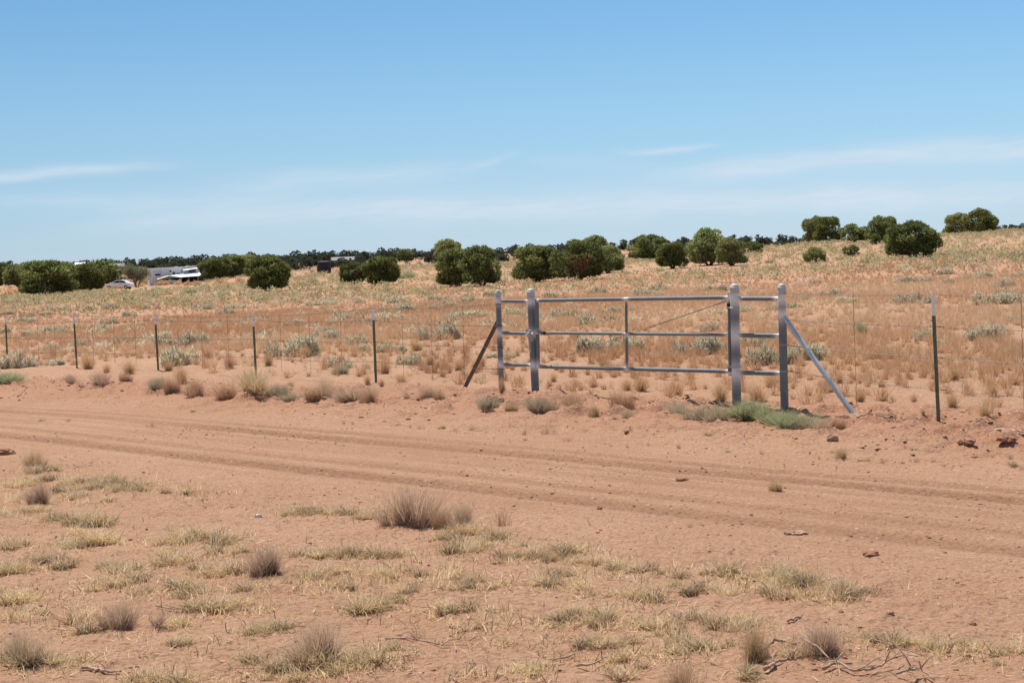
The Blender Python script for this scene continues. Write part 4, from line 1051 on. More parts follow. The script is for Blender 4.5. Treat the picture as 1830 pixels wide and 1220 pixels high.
# plants along the berm and round the gate
BM = [(129, 689, 30, 18, 'B'), (173, 694, 40, 27, 'B'), (224, 689, 24, 16, 'T'), (281, 702, 34, 22, 'G'), (308, 704, 28, 30, 'T'), (352, 708, 40, 26, 'T'), (406, 712, 44, 30, 'T'), (450, 712, 64, 40, 'W'), (491, 712, 38, 22, 'G'),
      (524, 716, 36, 16, 'G'), (560, 718, 30, 24, 'T'), (583, 716, 36, 38, 'B'), (614, 721, 42, 26, 'B'), (18, 686, 54, 20, 'N'), (634, 720, 50, 26, 'B'), (663, 722, 28, 28, 'T'), (759, 717, 34, 24, 'B'), (783, 717, 26, 20, 'T'),
      (868, 735, 42, 24, 'G'), (966, 740, 42, 32, 'G'), (915, 732, 22, 14, 'T'), (1023, 741, 38, 22, 'T'), (1023, 725, 32, 24, 'T'), (1064, 745, 24, 20, 'T'), (1112, 732, 40, 38, 'T'), (1118, 749, 28, 20, 'B'), (718, 694, 30, 20, 'F'),
      (1214, 742, 44, 24, 'G'), (1250, 750, 52, 28, 'G'), (1281, 753, 44, 22, 'G'), (1336, 751, 54, 32, 'N'), (1366, 753, 48, 27, 'N'), (1396, 758, 46, 26, 'N'), (1422, 766, 50, 26, 'N'), (1443, 768, 38, 20, 'G'), (1472, 771, 38, 22, 'B'),
      (1496, 771, 28, 24, 'T'), (1704, 682, 34, 28, 'F'), (1702, 732, 32, 30, 'F'), (1623, 677, 18, 16, 'F'), (1775, 709, 30, 26, 'F'), (1732, 704, 20, 18, 'F'), (1634, 718, 20, 18, 'F'), (1760, 753, 34, 22, 'F'), (1500, 684, 26, 24, 'F'),
      (1472, 704, 24, 22, 'F'), (1537, 716, 30, 24, 'F'), (1813, 686, 28, 24, 'F'), (1417, 697, 14, 14, 'F'), (1378, 692, 34, 28, 'F'), (1353, 723, 50, 34, 'F'), (1289, 722, 40, 34, 'F'), (1206, 706, 38, 26, 'F'), (819, 660, 24, 22, 'F'),
      (860, 655, 26, 26, 'F'), (1145, 699, 42, 30, 'F'), (1120, 696, 32, 24, 'F'), (989, 683, 20, 18, 'F'), (688, 666, 36, 34, 'F'), (609, 668, 24, 18, 'G'), (657, 688, 20, 20, 'F'), (719, 694, 22, 16, 'F'), (682, 691, 16, 16, 'F'),
      (769, 650, 28, 22, 'F'), (824, 658, 22, 20, 'F'), (745, 629, 36, 24, 'F'), (520, 689, 18, 12, 'F'), (191, 668, 20, 18, 'F'), (157, 660, 36, 32, 'F'), (231, 669, 30, 28, 'F'), (325, 686, 36, 34, 'F'), (302, 664, 28, 22, 'F'),
      (897, 708, 16, 26, 'T'), (371, 640, 30, 24, 'F'), (95, 640, 26, 20, 'F'), (1060, 690, 22, 16, 'F'), (1240, 660, 26, 20, 'F'), (1590, 640, 30, 20, 'W'), (1538, 596, 22, 22, 'N'), (1186, 640, 30, 16, 'W'),
      (545, 640, 30, 26, 'F'), (480, 655, 26, 24, 'F'), (410, 660, 30, 26, 'F'), (1650, 752, 14, 10, 'F'), (1820, 640, 30, 18, 'W')]
NAMEK = {'B': ('dry_shrub', 'dark brown dry shrub', 'shrub'), 'T': ('dry_shrub', 'tan brown dry bush', 'shrub'), 'G': ('grass_tuft', 'grey-green tuft', 'grass tuft'), 'N': ('grass_tuft', 'fresh green grass tuft', 'grass tuft'),
         'W': ('grass_tuft', 'pale straw grass tuft', 'grass tuft'), 'F': ('grass_tuft', 'fluffy tan bunch grass', 'grass tuft')}
for k, (x, y, wp, hp, kd) in enumerate(BM):
    p = ground_at(x, y); s = px2m(1, p); nm, ph, ct = NAMEK[kd]
    sc = (wp * s * 1.5, wp * s * 1.2, hp * s * 1.7) if kd != 'F' else (wp * s * 1.15, wp * s, hp * s * 1.15)
    o = plant(nm, KM[kd][k % len(KM[kd])], p, sc, rs.uniform(0, 6.28)); tag(o, ph, ct, 'plants along the fence and the road bank'); note(o, ph, x, y)
# little weeds
WD = [(75, 750, 12), (121, 752, 10), (269, 761, 13), (345, 736, 12)]
WD += [(600 + a / 2.952, 680 + b / 2.952, c) for a, b, c in ((40, 228, 9), (90, 228, 8), (310, 238, 16), (395, 245, 9), (450, 252, 12), (560, 252, 14), (630, 266, 9), (720, 266, 14), (795, 276, 8), (1000, 288, 14), (1125, 292, 22), (1000, 318, 12), (1222, 324, 12), (1535, 352, 9), (1650, 336, 8), (1810, 358, 9))]
WD += [(1200 + a / 2.905, 700 + b / 2.905, c) for a, b, c in ((35, 297, 9), (290, 313, 11), (470, 328, 12), (890, 350, 28), (980, 354, 12), (1020, 354, 12), (1100, 364, 13), (1200, 364, 12), (1260, 356, 14), (1355, 358, 13), (1420, 380, 13), (1460, 383, 7), (1505, 387, 7),
       (1605, 393, 13), (1670, 328, 8), (1755, 368, 13), (1770, 400, 22), (1820, 420, 9), (1065, 328, 8), (1255, 304, 12), (840, 323, 10), (765, 357, 8), (205, 232, 20), (1210, 298, 9), (100, 702, 12), (160, 692, 9), (545, 515, 30))]
for k, (x, y, wp) in enumerate(WD):
    p = ground_at(x, y); s = px2m(1, p)
    me_ = ME_BUSHT[k % 2] if wp > 25 else ME_SPARSE[k % 2] if k % 3 else ME_CS[k % 4]
    sc = wp * s * (1.1 if wp > 25 else 1.4) if wp > 25 or k % 3 else wp * s / .16
    o = plant('weed', me_, p, sc, rs.uniform(0, 6.28)); ph = 'dead tan twiggy weed' if wp > 25 else 'tiny grey-green weed' if not k % 3 else 'tiny brownish weed'
    tag(o, ph, 'weed', 'small weeds on and beside the road'); note(o, ph, x, y)
# silvery shrubs
SV = [(328, 621, 88), (292, 609, 50), (330, 653, 84), (100, 653, 36), (30, 656, 62), (148, 618, 30), (94, 627, 30), (90, 598, 62), (8, 596, 26), (52, 601, 30), (184, 594, 34), (194, 579, 32), (302, 578, 26), (42, 578, 38), (105, 554, 42), (168, 554, 34),
      (270, 552, 40), (362, 553, 36), (420, 551, 40), (16, 562, 30), (200, 552, 30), (230, 566, 26), (406, 564, 36), (428, 617, 22), (50, 565, 24), (85, 563, 26), (420, 578, 24),
      (530, 638, 98), (603, 655, 48), (730, 650, 46), (698, 628, 50), (648, 627, 42), (632, 617, 52), (790, 609, 78), (743, 603, 26), (620, 572, 48), (525, 583, 36), (840, 567, 84), (703, 573, 72), (714, 558, 64), (798, 550, 42), (583, 608, 46),
      (577, 595, 36), (593, 582, 30), (719, 541, 60), (782, 538, 40), (840, 541, 48), (572, 546, 54), (467, 559, 22), (467, 538, 22), (646, 542, 26), (880, 531, 40), (585, 559, 26),
      (1009, 567, 50), (1090, 561, 42), (1000, 589, 24), (1040, 581, 52), (1062, 632, 84), (1122, 628, 64), (925, 563, 46), (918, 572, 22), (881, 641, 22), (913, 643, 28), (990, 533, 44), (1069, 526, 34), (1156, 528, 48), (1138, 572, 26), (1050, 567, 20),
      (1263, 593, 48), (1252, 635, 92), (1291, 629, 42), (1350, 619, 54), (1378, 651, 88), (1444, 644, 90), (1337, 557, 36), (1387, 554, 34), (1419, 550, 28), (1428, 537, 30), (1486, 529, 38), (1509, 541, 40), (1284, 521, 32), (1261, 521, 34), (1176, 520, 34),
      (1180, 528, 26), (1288, 559, 18), (1768, 608, 70), (1645, 611, 50), (1683, 619, 34), (1634, 542, 70), (1778, 544, 80), (1817, 576, 32), (1627, 505, 68), (1690, 508, 32), (1753, 498, 50), (1796, 512, 38), (1683, 491, 38), (1820, 496, 26)]
for x, y, nm in ((328, 621, 'the left silvery pair'), (530, 638, 'the long left silvery shrub'), (790, 609, 'the silvery shrub behind the strut'), (1092, 632, 'the silvery shrubs behind the gate'),
                 (1378, 650, 'the biggest silvery shrub'), (1768, 608, 'the silvery shrub at right edge'), (1634, 542, 'the flat silvery shrub at right'), (703, 573, 'the upper middle silvery shrub'),
                 (94, 598, 'the left silvery strip'), (1009, 567, 'the silvery shrub under the gate rail'), (270, 552, 'the silvery patch below the mobile home'), (840, 541, 'the central silvery patch'),
                 (1176, 524, 'the silvery patch above the gate top rail'), (1470, 535, 'the silvery patch by the post top'), (1750, 500, 'the silvery patches at upper right'), (480, 545, 'the open grass below the round juniper'), (572, 546, 'the silvery patch below the black tank')): lm(x, y, nm)
for k, (x, y, wp) in enumerate(SV):
    p = ground_at(x, y); s = px2m(1, p); W_ = wp * s; dep = min(max(.55, .35 / max(W_, .2)), 1.1)
    hz = min(W_, .95) * rs.uniform(.9, 1.25) * (1.3 if y > 600 else 1.15)
    o = plant('silvery_shrub', ME_SIL[k % 6], p, (W_ * 1.08, W_ * dep * 1.1, hz), rs.choice((0, math.pi)) + rs.uniform(-.25, .25))
    ph = 'broad low silvery shrub' if wp >= 60 else 'low silvery shrub' if wp >= 34 else 'small silvery shrub'
    tag(o, ph, 'shrub', 'silvery shrubs in the field'); note(o, ph, x, y)
# low grass clumps in the foreground
GC = [(24, 984, 48), (122, 978, 40), (175, 970, 50), (64, 1005, 32), (91, 1006, 35), (112, 1015, 33), (20, 1022, 50), (190, 1018, 35), (220, 1025, 55), (210, 1044, 60), (244, 1037, 30), (160, 1055, 22), (288, 973, 25), (329, 968, 50), (373, 965, 38), (406, 970, 50),
      (295, 992, 30), (318, 1006, 52), (386, 990, 38), (390, 1027, 60), (360, 1017, 30), (430, 993, 26), (257, 1058, 42), (318, 1053, 50), (322, 1073, 30), (352, 1065, 42), (376, 1092, 66), (403, 1088, 50), (430, 1061, 40), (440, 1085, 24), (552, 997, 46), (603, 993, 50),
      (569, 1031, 58), (606, 1048, 28), (34, 1075, 50), (51, 1088, 22), (37, 1106, 36), (81, 1095, 18), (7, 1060, 18), (156, 1109, 56), (163, 1136, 46), (312, 1122, 38), (317, 1157, 40), (474, 1137, 62), (447, 1187, 50), (501, 1197, 55), (562, 1190, 65), (521, 1213, 44),
      (596, 1202, 40), (481, 1212, 30), (81, 1190, 44), (125, 1190, 44), (257, 1216, 66), (322, 1217, 45), (508, 1049, 22), (478, 1097, 24), (20, 1192, 50), (600, 1192, 60), (640, 1192, 40),
      (800, 970, 40), (817, 990, 44), (845, 983, 44), (834, 953, 44), (881, 962, 44), (912, 994, 36), (890, 1005, 16), (928, 977, 24), (959, 994, 42), (979, 997, 32), (993, 984, 22), (1017, 988, 46), (1037, 1003, 40), (1067, 1007, 34), (1091, 1014, 42), (1111, 1024, 30),
      (1149, 1021, 42), (1176, 1024, 30), (1206, 1044, 26), (990, 1028, 38), (1016, 1027, 32), (980, 1048, 44), (1044, 1051, 34), (1057, 1060, 20), (1088, 1065, 30), (1142, 1071, 54), (1172, 1068, 30), (613, 997, 26), (630, 984, 28), (664, 994, 40), (698, 990, 36),
      (664, 1024, 26), (691, 1031, 36), (729, 1021, 24), (752, 1031, 24), (617, 1052, 30), (607, 1031, 24), (810, 1031, 38), (847, 1041, 30), (837, 1058, 40), (803, 1058, 22), (810, 1096, 56), (881, 1052, 24), (651, 1089, 60), (678, 1085, 44), (702, 1072, 40),
      (729, 1062, 36), (881, 1099, 24), (827, 1129, 22), (857, 1123, 18), (905, 1150, 34), (1006, 1109, 42), (990, 1119, 28), (1030, 1099, 42), (1074, 1106, 50), (1067, 1120, 38), (1054, 1156, 46), (1081, 1150, 34), (1101, 1153, 28), (1128, 1150, 42), (1172, 1136, 30),
      (1206, 1115, 44), (1159, 1122, 30), (1210, 1170, 40), (701, 1170, 40), (651, 1190, 54), (674, 1191, 30), (932, 1203, 48), (959, 1186, 34), (1108, 1207, 52), (1108, 1177, 36), (1142, 1187, 30), (824, 1207, 10), (891, 1213, 14),
      (1221, 1029, 26), (1207, 1043, 18), (1238, 1060, 42), (1279, 1050, 36), (1269, 1023, 38), (1307, 1026, 44), (1338, 1029, 30), (1386, 1026, 34), (1413, 1023, 42), (1413, 1047, 54), (1372, 1057, 46), (1393, 1067, 40), (1448, 1047, 38), (1475, 1050, 34), (1499, 1054, 44),
      (1520, 1074, 52), (1548, 1064, 34), (1462, 1067, 24), (1300, 1064, 34), (1234, 1105, 34), (1210, 1122, 30), (1272, 1112, 38), (1293, 1122, 56), (1314, 1133, 40), (1217, 1146, 42), (1234, 1160, 42), (1303, 1157, 28), (1262, 1164, 26), (1338, 1119, 28),
      (1420, 1177, 44), (1441, 1164, 26), (1575, 1143, 42), (1606, 1146, 34), (1641, 1146, 38), (1672, 1153, 42), (1696, 1146, 26), (1716, 1143, 28), (1744, 1160, 34), (1785, 1164, 38), (1816, 1164, 38), (1345, 1217, 44), (1792, 1190, 24),
      (44, 863, 36), (20, 863, 20), (64, 843, 34), (95, 840, 30), (125, 863, 38), (81, 856, 24), (183, 863, 40), (163, 873, 34), (217, 877, 44), (244, 877, 34), (264, 870, 20), (20, 897, 24), (37, 890, 24), (135, 890, 36), (186, 902, 22), (61, 917, 38), (7, 928, 24),
      (102, 934, 42), (129, 938, 34), (169, 938, 52), (112, 877, 24), (295, 884, 20), (335, 887, 20), (366, 897, 16), (518, 917, 40), (556, 917, 46), (589, 917, 24), (613, 917, 28), (620, 920, 38), (651, 929, 30), (339, 960, 50), (150, 957, 40)]
for x, y, nm in ((330, 968, 'the grass arc left of centre'), (215, 1035, 'the round grass patch at lower left'), (376, 1090, 'the thick lower-left grass band'), (1020, 995, 'the long central grass line'), (670, 1085, 'the lower central grass patch'),
                 (820, 1050, 'the central grass column'), (1140, 1065, 'the lower centre-right grass'), (1040, 1105, 'the grass arch at bottom centre'), (1100, 1150, 'the loose grass below the arch'), (1290, 1045, 'the left end of the right grass band'),
                 (1420, 1045, 'the right grass band'), (1520, 1070, 'the pale end of the right grass band'), (1270, 1115, 'the lower right grass patch'), (1650, 1148, 'the grass line at lower right'), (1800, 1162, 'the grass at the right edge'),
                 (180, 868, 'the upper left grass bank'), (120, 936, 'the left grass strip'), (560, 915, 'the grass edging the road'), (60, 1010, 'the grass mounds at left'), (950, 1190, 'the bottom edge at centre'), (1108, 1190, 'the bottom centre-right tuft')): lm(x, y, nm)
for k, (x, y, wp) in enumerate(GC):
    p = ground_at(x, y); W_ = px2m(wp, p)
    if W_ < .10: me_, b_ = ME_CS[k % 4], .17
    elif W_ < .165: me_, b_ = ME_CM[k % 5], .25
    else: me_, b_ = ME_CL[k % 4], .33
    s = W_ / b_ * 1.35; zf = rs.uniform(.65, 1.0) * (1.1 if W_ > .1 else .9)
    o = plant('grass_clump', me_, p, (s, s * 1.05, s * zf), rs.choice((0, math.pi)) + rs.uniform(-.5, .5))
    ph = 'broad matted straw grass clump' if wp >= 46 else 'matted straw grass clump' if wp >= 30 else 'small straw grass tuft'
    tag(o, ph, 'grass clump', 'low grass clumps in the foreground'); note(o, ph, x, y)
# yellow-green scrub near the trees: the bigger ones by themselves
MD = [(266, 506, 26, 2), (276, 506, 22, 0), (256, 508, 30, 1), (288, 509, 24, 1), (318, 509, 20, 1), (336, 510, 22, 1), (352, 510, 18, 0), (225, 512, 34, 1), (203, 513, 26, 1), (238, 512, 24, 0), (690, 512, 26, 0), (740, 520, 26, 0), (610, 517, 24, 0), (780, 470, 20, 0), (1545, 470, 26, 0), (1640, 475, 20, 1), (1460, 480, 30, 0), (1180, 485, 22, 0), (1240, 490, 24, 0), (1330, 480, 24, 0), (1000, 508, 20, 1), (940, 512, 20, 0), (730, 497, 34, 2), (560, 505, 26, 2), (110, 525, 26, 0),
      (40, 532, 30, 0), (170, 528, 24, 0), (225, 524, 22, 0), (280, 520, 28, 0), (300, 527, 24, 0), (340, 524, 26, 2), (405, 520, 24, 0), (440, 515, 20, 0), (20, 528, 44, 1), (60, 522, 30, 1), (245, 512, 34, 1), (210, 516, 40, 1), (290, 510, 30, 1), (395, 508, 30, 1), (350, 508, 26, 1), (430, 505, 24, 1),
      (520, 498, 22, 0), (540, 510, 24, 1), (760, 500, 24, 1), (655, 520, 20, 0), (900, 505, 22, 0), (1120, 490, 22, 0), (1375, 470, 22, 0), (1400, 460, 22, 0), (1420, 475, 20, 1), (1590, 478, 24, 1), (1690, 470, 24, 1), (1740, 460, 34, 0), (1790, 455, 34, 0), (1815, 462, 30, 0), (1500, 465, 24, 0), (1700, 450, 26, 0), (1660, 440, 22, 0)]
for k, (x, y, wp, kd) in enumerate(MD):
    p = ground_at(x, y); W_ = px2m(wp, p)
    me_ = ME_MOUND[k % 4] if kd == 0 else ME_MOUNDT[k % 2] if kd == 1 else ME_GREEN[k % 2]
    o = plant('round_scrub', me_, p, (W_, W_ * .9, W_ * rs.uniform(.45, .65) * (1.2 if kd == 1 else 1)), rs.uniform(0, 6.28)); ph = ('yellow-green scrub mound', 'rusty tan scrub mound', 'fresh green scrub patch')[kd]
    tag(o, ph, 'scrub', 'scrub mounds near the junipers'); note(o, ph, x, y)
for x, y, nm in ((87, 529, 'the big left juniper'), (211, 516, 'the white car'), (315, 512, 'the mobile home'), (479, 520, 'the round upright juniper'), (580, 490, 'the black tank'), (683, 509, 'the juniper pair right of the tank'), (840, 512, 'the widest juniper clump'), (1036, 501, 'the brown patched juniper'),
                 (1203, 480, 'the small juniper above the gate'), (1290, 474, 'the tall olive juniper'), (1470, 440, 'the touching hill pair'), (1631, 461, 'the broad juniper at right'), (1735, 419, 'the hilltop pair at right')): lm(x, y, nm)

# ------------------------------------------------------------------ rocks, clods, sticks
def rock_mesh(seed, ax, layers=False, sub=3):
    import bmesh
    bm = bmesh.new(); bmesh.ops.create_icosphere(bm, subdivisions=sub, radius=.5)
    V_ = np.array([v.co[:] for v in bm.verts]); n = fbm(V_[:, 0] * 3 + seed, V_[:, 1] * 3 + V_[:, 2] * 2, seed, 4, .6); n2 = fbm(V_[:, 2] * 9 + seed, V_[:, 0] * 2, seed + 3, 3)
    for v, a, b_ in zip(bm.verts, n, n2):
        v.co *= 1 + .55 * a + (.28 * b_ if layers else .05 * b_)
        v.co.z = max(v.co.z, -.28); v.co.x *= ax[0]; v.co.y *= ax[1]; v.co.z *= ax[2]
    V_ = [tuple(v.co) for v in bm.verts]; Fs = [tuple(x.index for x in f.verts) for f in bm.faces]; bm.free(); return V_, Fs
RK = [(1803, 776, 56, 14, M_rock, 'flat layered sandstone slab cut by the right edge beyond the road', 1), (1487, 790, 20, 12, M_rock, 'small crumbly rock on the road bank before the galvanised strut', 0), (1800, 795, 30, 7, M_clod, 'low rock in front of the layered slab', 0),
      (1421, 954, 38, 7, M_rock, 'flat brownish stone slab lying on the near tyre track', 0), (1558, 992, 28, 9, M_clod, 'dark red clod by the near road edge at right', 0), (1528, 750, 40, 9, M_rock, 'red dirt lump at the foot of the galvanised strut', 0),
      (1726, 799, 30, 9, M_clod, 'flat reddish clod left of the low rock', 0), (12, 810, 34, 10, M_clod, 'clod heap on the left edge of the road', 0), (886, 718, 28, 8, M_clod, 'dark clod in front of the thin post by the rusty strut', 0), (462, 925, 13, 6, M_pale, 'small white stone on sand left of the road edge grass', 0),
      (656, 931, 18, 6, M_clod, 'dark flat clod left of the biggest shrub', 0), (1219, 858, 22, 6, M_clod, 'clod lying between the tyre tracks', 0), (1071, 911, 9, 5, M_clod, 'tiny dark stone on the near tyre track', 0), (1590, 1102, 12, 6, M_rock, 'small grey pebble at lower right', 0),
      (1503, 1098, 9, 5, M_clod, 'round dark pebble at lower right beside a white one', 0), (1531, 1101, 9, 4, M_pale, 'white pebble at lower right', 0), (953, 1208, 9, 4, M_pale, 'white chip in the tuft at bottom centre', 0), (1738, 1107, 12, 6, M_clod, 'dark maroon pebble near the lower right edge', 0)]
for k, (x, y, wp, hp, mt_, lb, lay) in enumerate(RK):
    p = ground_at(x, y); s = px2m(1, p); ax = (wp * s, wp * s * .8, hp * s * 1.5)
    V_, Fs = rock_mesh(k * 3 + 1, ax, lay, 4 if wp > 28 else 3); V_ = [(a, b_, c + hp * s * .15) for a, b_, c in V_]
    o = mesh('rock' if mt_ is not M_clod else 'dirt_clod', V_, Fs, mt_, None, False); o.location = p; tag(o, lb, 'rock' if mt_ is not M_clod else 'clod'); auto_smooth(o, 35)
def stick(pts_px, r_, label, lift=.012, name='fallen_stick', forks=0, mat=None):
    g0 = ground_at(*pts_px[0][:2]); root = empty(name, g0, label, 'stick'); P = []
    rs2 = random.Random(int(pts_px[0][0])); 
    for a in pts_px:
        g_ = ground_at(a[0], a[1]); P.append(g_ + Vector((0, 0, lift + (a[2] if len(a) > 2 else 0))))
    path = []
    for a_, b_ in zip(P[:-1], P[1:]):
        for k in range(5): path.append(a_.lerp(b_, k / 5) + Vector((rs2.uniform(-1, 1), rs2.uniform(-1, 1), rs2.uniform(-.5, .8))) * r_ * .7)
    path.append(P[-1]); n = len(path)
    b = MB().tube([p_ - g0 for p_ in path], [r_ * (1 - .6 * k / n) * rs2.uniform(.85, 1.2) for k in range(n)], 8)
    o = b.build('stem', mat or M_dead, root, True)
    for k in range(forks):
        j_ = rs2.randrange(2, n - 2); d = Vector((rs2.uniform(-1, 1), rs2.uniform(-1, 1), rs2.uniform(0, .5))).normalized() * rs2.uniform(.05, .13); c = path[j_] - g0
        MB().tube([c, c + d * .5 + Vector((0, 0, .01)), c + d], [r_ * .55, r_ * .4, r_ * .15], 6).build('side_twig', mat or M_dead, root, True)
stick([(147, 1201), (170, 1203), (190, 1206), (217, 1205)], .009, 'grey stick lying at the bottom left')
stick([(280, 1093), (302, 1097), (330, 1096)], .006, 'thin dark stick beside the thick grass band', forks=3)
stick([(1470, 1205), (1490, 1196), (1522, 1192)], .009, 'thick broken stick at bottom right, left piece', .02, forks=2)
stick([(1498, 1196, .01), (1525, 1206), (1555, 1204), (1580, 1200, .01), (1600, 1190, .03), (1609, 1182, .05)], .0065, 'twisted dead branch rising to a knot at bottom right', .02, forks=6)
stick([(1362, 1176, .02), (1385, 1169, .05), (1405, 1167, .04)], .010, 'pale broken stick behind the tall thin tan shrub', .015)
stick([(1367, 1205), (1385, 1196), (1405, 1188), (1420, 1190)], .009, 'knobbly pale stick below the broad grey shrub', .015, forks=3)
stick([(1430, 1160, .04), (1460, 1178, .05), (1485, 1190, .01)], .006, 'thin pale stalk crossing the broad grey shrub', .015)
stick([(1560, 1150, .03), (1600, 1160, .02), (1650, 1168)], .004, 'thin pale stalk lying across the lower right grass', .01, forks=2)
stick([(1408, 1113), (1422, 1108), (1435, 1105)], .007, 'short pale stick right of the tall thin tan shrub')
stick([(980, 1178), (1010, 1174), (1030, 1171)], .006, 'thin pale stick at bottom centre')
stick([(1030, 1192), (1060, 1196, .02), (1085, 1182, .02)], .006, 'bent stick left of the bottom centre-right tuft', forks=2)
stick([(1604, 1210), (1625, 1216, .03), (1645, 1208, .02), (1670, 1218)], .0065, 'gnarled root at the bottom edge on the right', .02, forks=5)
stick([(690, 1148), (730, 1150), (790, 1156), (835, 1157)], .005, 'thin grey twig trailing right of the wide bottom shrub', forks=5)
stick([(943, 960), (960, 967), (975, 967), (985, 957)], .0025, 'curved pale stalk on the sand right of the roadside shrubs', .008, mat=M_dead)
stick([(1330, 786), (1328, 779, .02), (1336, 771, .02), (1347, 767)], .003, 'curved straw on the road bank below the hinge post', .01)

label_items()
for o in C.objects:
    L = o.get('label')
    if L and len(L.replace('-', ' ').split()) > 16: o['label'] = L.replace('second nearest', '2nd').replace('third nearest', '3rd')
GP = np.array([tuple(o.location) for o in C.objects if o.name.startswith('grass_clump')]); nn = 150; GI = np.repeat(GP, nn, 0)
r7 = np.random.default_rng(77); off_ = r7.normal(0, .13, (len(GI), 2)) * [1.25, .9]; gx, gy = GI[:, 0] + off_[:, 0], GI[:, 1] + off_[:, 1]
kp = vn(gx * 9, gy * 9, 12) > -.05; gx, gy = gx[kp], gy[kp]; n = len(gx)
v, f, a = blades(np.stack([gx, gy, H(gx, gy) - .003], -1), fan_dirs(n, .9, r7), .02 + .07 * r7.random(n) ** 1.5, .004 + .002 * r7.random(n), np.stack([r7.normal(0, .02, n), r7.normal(0, .02, n), -.015 * r7.random(n)], -1), None, 2, r7)
o = mesh('sparse_grass', v, f, M_curl, {'var': a}); tag(o, 'thin matted straw between the foreground grass clumps', 'grass', None, 'stuff')

# ------------------------------------------------------------------ uncountable stuff
def scatter_pts(n, r0_, r1_, dens, tmax=.40, seed=0, pw=1.0):
    rs = np.random.default_rng(seed)
    u = rs.random(n); r_ = (r0_ ** 2 + u * (r1_ ** 2 - r0_ ** 2)) ** .5; t = (rs.random(n) * 2 - 1) * tmax
    Xp = r_ * np.sin(t); Yp = r_ * np.cos(t); keep = rs.random(n) < dens(Xp, Yp); return Xp[keep], Yp[keep]
def field(Xp, Yp):                                   # beyond the fence
    return (Yp + FB * Xp - FA) / 1.6
def tufts(Xp, Yp, hgt, nb, wd, seed, seg=1, spread=.45):
    rs = np.random.default_rng(seed); n = len(Xp); Zp = H(Xp, Yp)
    D = fan_dirs(n * nb, spread, rs); hh = np.repeat(hgt, nb)
    b = np.repeat(np.stack([Xp, Yp, Zp], -1), nb, 0) + np.concatenate([rs.normal(0, .12, (n * nb, 2)), np.zeros((n * nb, 1))], 1) * hh[:, None] - [0, 0, .01]
    L = hh * (.5 + .55 * rs.random(n * nb)); var = np.clip(np.repeat(rs.random(n) * .3 + .45 + .9 * fbm(Xp * .13, Yp * .08, 55, 3), nb) * .6 + .4 * rs.random(n * nb), 0, 1)
    bend = D * [1, 1, 0] * (.2 * hh)[:, None]
    return blades(b, D, L, wd * (.6 + .8 * rs.random(n * nb)), bend, var, seg, rs)
def dens_tan(Xp, Yp):
    f = field(Xp, Yp); base = sm(.2, 7, f) * .75 + .12
    pat = np.clip(.72 + 1.6 * fbm(Xp * .16, Yp * .09, 77, 3), .34, 1)
    return np.where(f > .1, base * pat, 0)
P1 = scatter_pts(9000, 15, 42, dens_tan, seed=1); P2 = scatter_pts(24000, 42, 84, dens_tan, seed=2); P3 = scatter_pts(20000, 84, 150, lambda a, b: dens_tan(a, b) * (1 - .55 * sm(100, 140, np.hypot(a, b))), seed=3)
r1 = np.random.default_rng(8)
v, f, a = join([tufts(*P1, .12 + .20 * r1.random(len(P1[0])) ** 1.7, 75, .0048, 1, 2, .6), tufts(*P2, .13 + .18 * r1.random(len(P2[0])), 22, .014, 2, 1, .75), tufts(*P3, .15 + .14 * r1.random(len(P3[0])), 15, .034, 3, 1, .9)])
o = mesh('dry_grass', v, f, M_tan, {'var': a}); tag(o, 'orange tan bunch grass covering the field beyond the fence', 'grass', None, 'stuff')
Ps = scatter_pts(11000, 15, 52, lambda a, b: np.where(field(a, b) > .4, .6 * np.clip(.5 + 2 * fbm(a * .3, b * .2, 5, 2), 0, 1), 0), seed=21)
v, f, a = tufts(*Ps, .08 + .1 * r1.random(len(Ps[0])), 22, .004, 5, 2, .95)
o = mesh('straw_litter', v, f, M_straw, {'var': a}); tag(o, 'pale straw lying between the tufts beyond the fence', 'grass', None, 'stuff')
# distant low scrub: silvery, yellow-green and tan specks
def yard(a, b): t = a / b; return np.where((t > -.245) & (t < -.19) & (b > 225) & (b < 312), .0, 1.0)
def scrub(Pp, size, nb, wd, seed, zf=.5):
    rs = np.random.default_rng(seed); Xp, Yp = Pp; n = len(Xp); Zp = H(Xp, Yp); sz = np.repeat(size, nb)
    d = unit(np.concatenate([rs.normal(0, 1, (n * nb, 2)), np.abs(rs.normal(0, .8, (n * nb, 1)))], 1))
    p = np.repeat(np.stack([Xp, Yp, Zp], -1), nb, 0) + d * [.5, .45, zf] * (sz * (.5 + .5 * rs.random(n * nb)))[:, None]
    return blades(p, unit(d * .6 + [0, 0, .25] + rs.normal(0, .7, (n * nb, 3))), sz * .2, wd * (.6 + .8 * rs.random(n * nb)), None, np.clip(np.repeat(rs.random(n), nb) * .6 + .4 * rs.random(n * nb), 0, 1), 1, rs)
Pq = scatter_pts(2300, 40, 150, lambda a, b: np.clip(.32 + 2.0 * fbm(a * .07, b * .05, 14, 3), 0, 1), seed=31)
v, f, a = scrub(Pq, .3 + .6 * r1.random(len(Pq[0])), 60, .035, 31, .32)
o = mesh('silvery_scrub', v, f, M_silver, {'var': a}); tag(o, 'far low silvery scrub dotting the field', 'scrub', None, 'stuff')
Pq = scatter_pts(12000, 88, 340, lambda a, b: yard(a, b) * sm(85, 125, np.hypot(a, b)) * np.clip(.6 + 1.5 * fbm(a * .05, b * .03, 15, 3), 0, 1), seed=32)
v, f, a = scrub(Pq, .5 + .8 * r1.random(len(Pq[0])), 26, .12, 32, .5)
o = mesh('yellow_green_scrub', v, f, M_yell, {'var': a}); tag(o, 'far yellow-green scrub around the junipers', 'scrub', None, 'stuff')
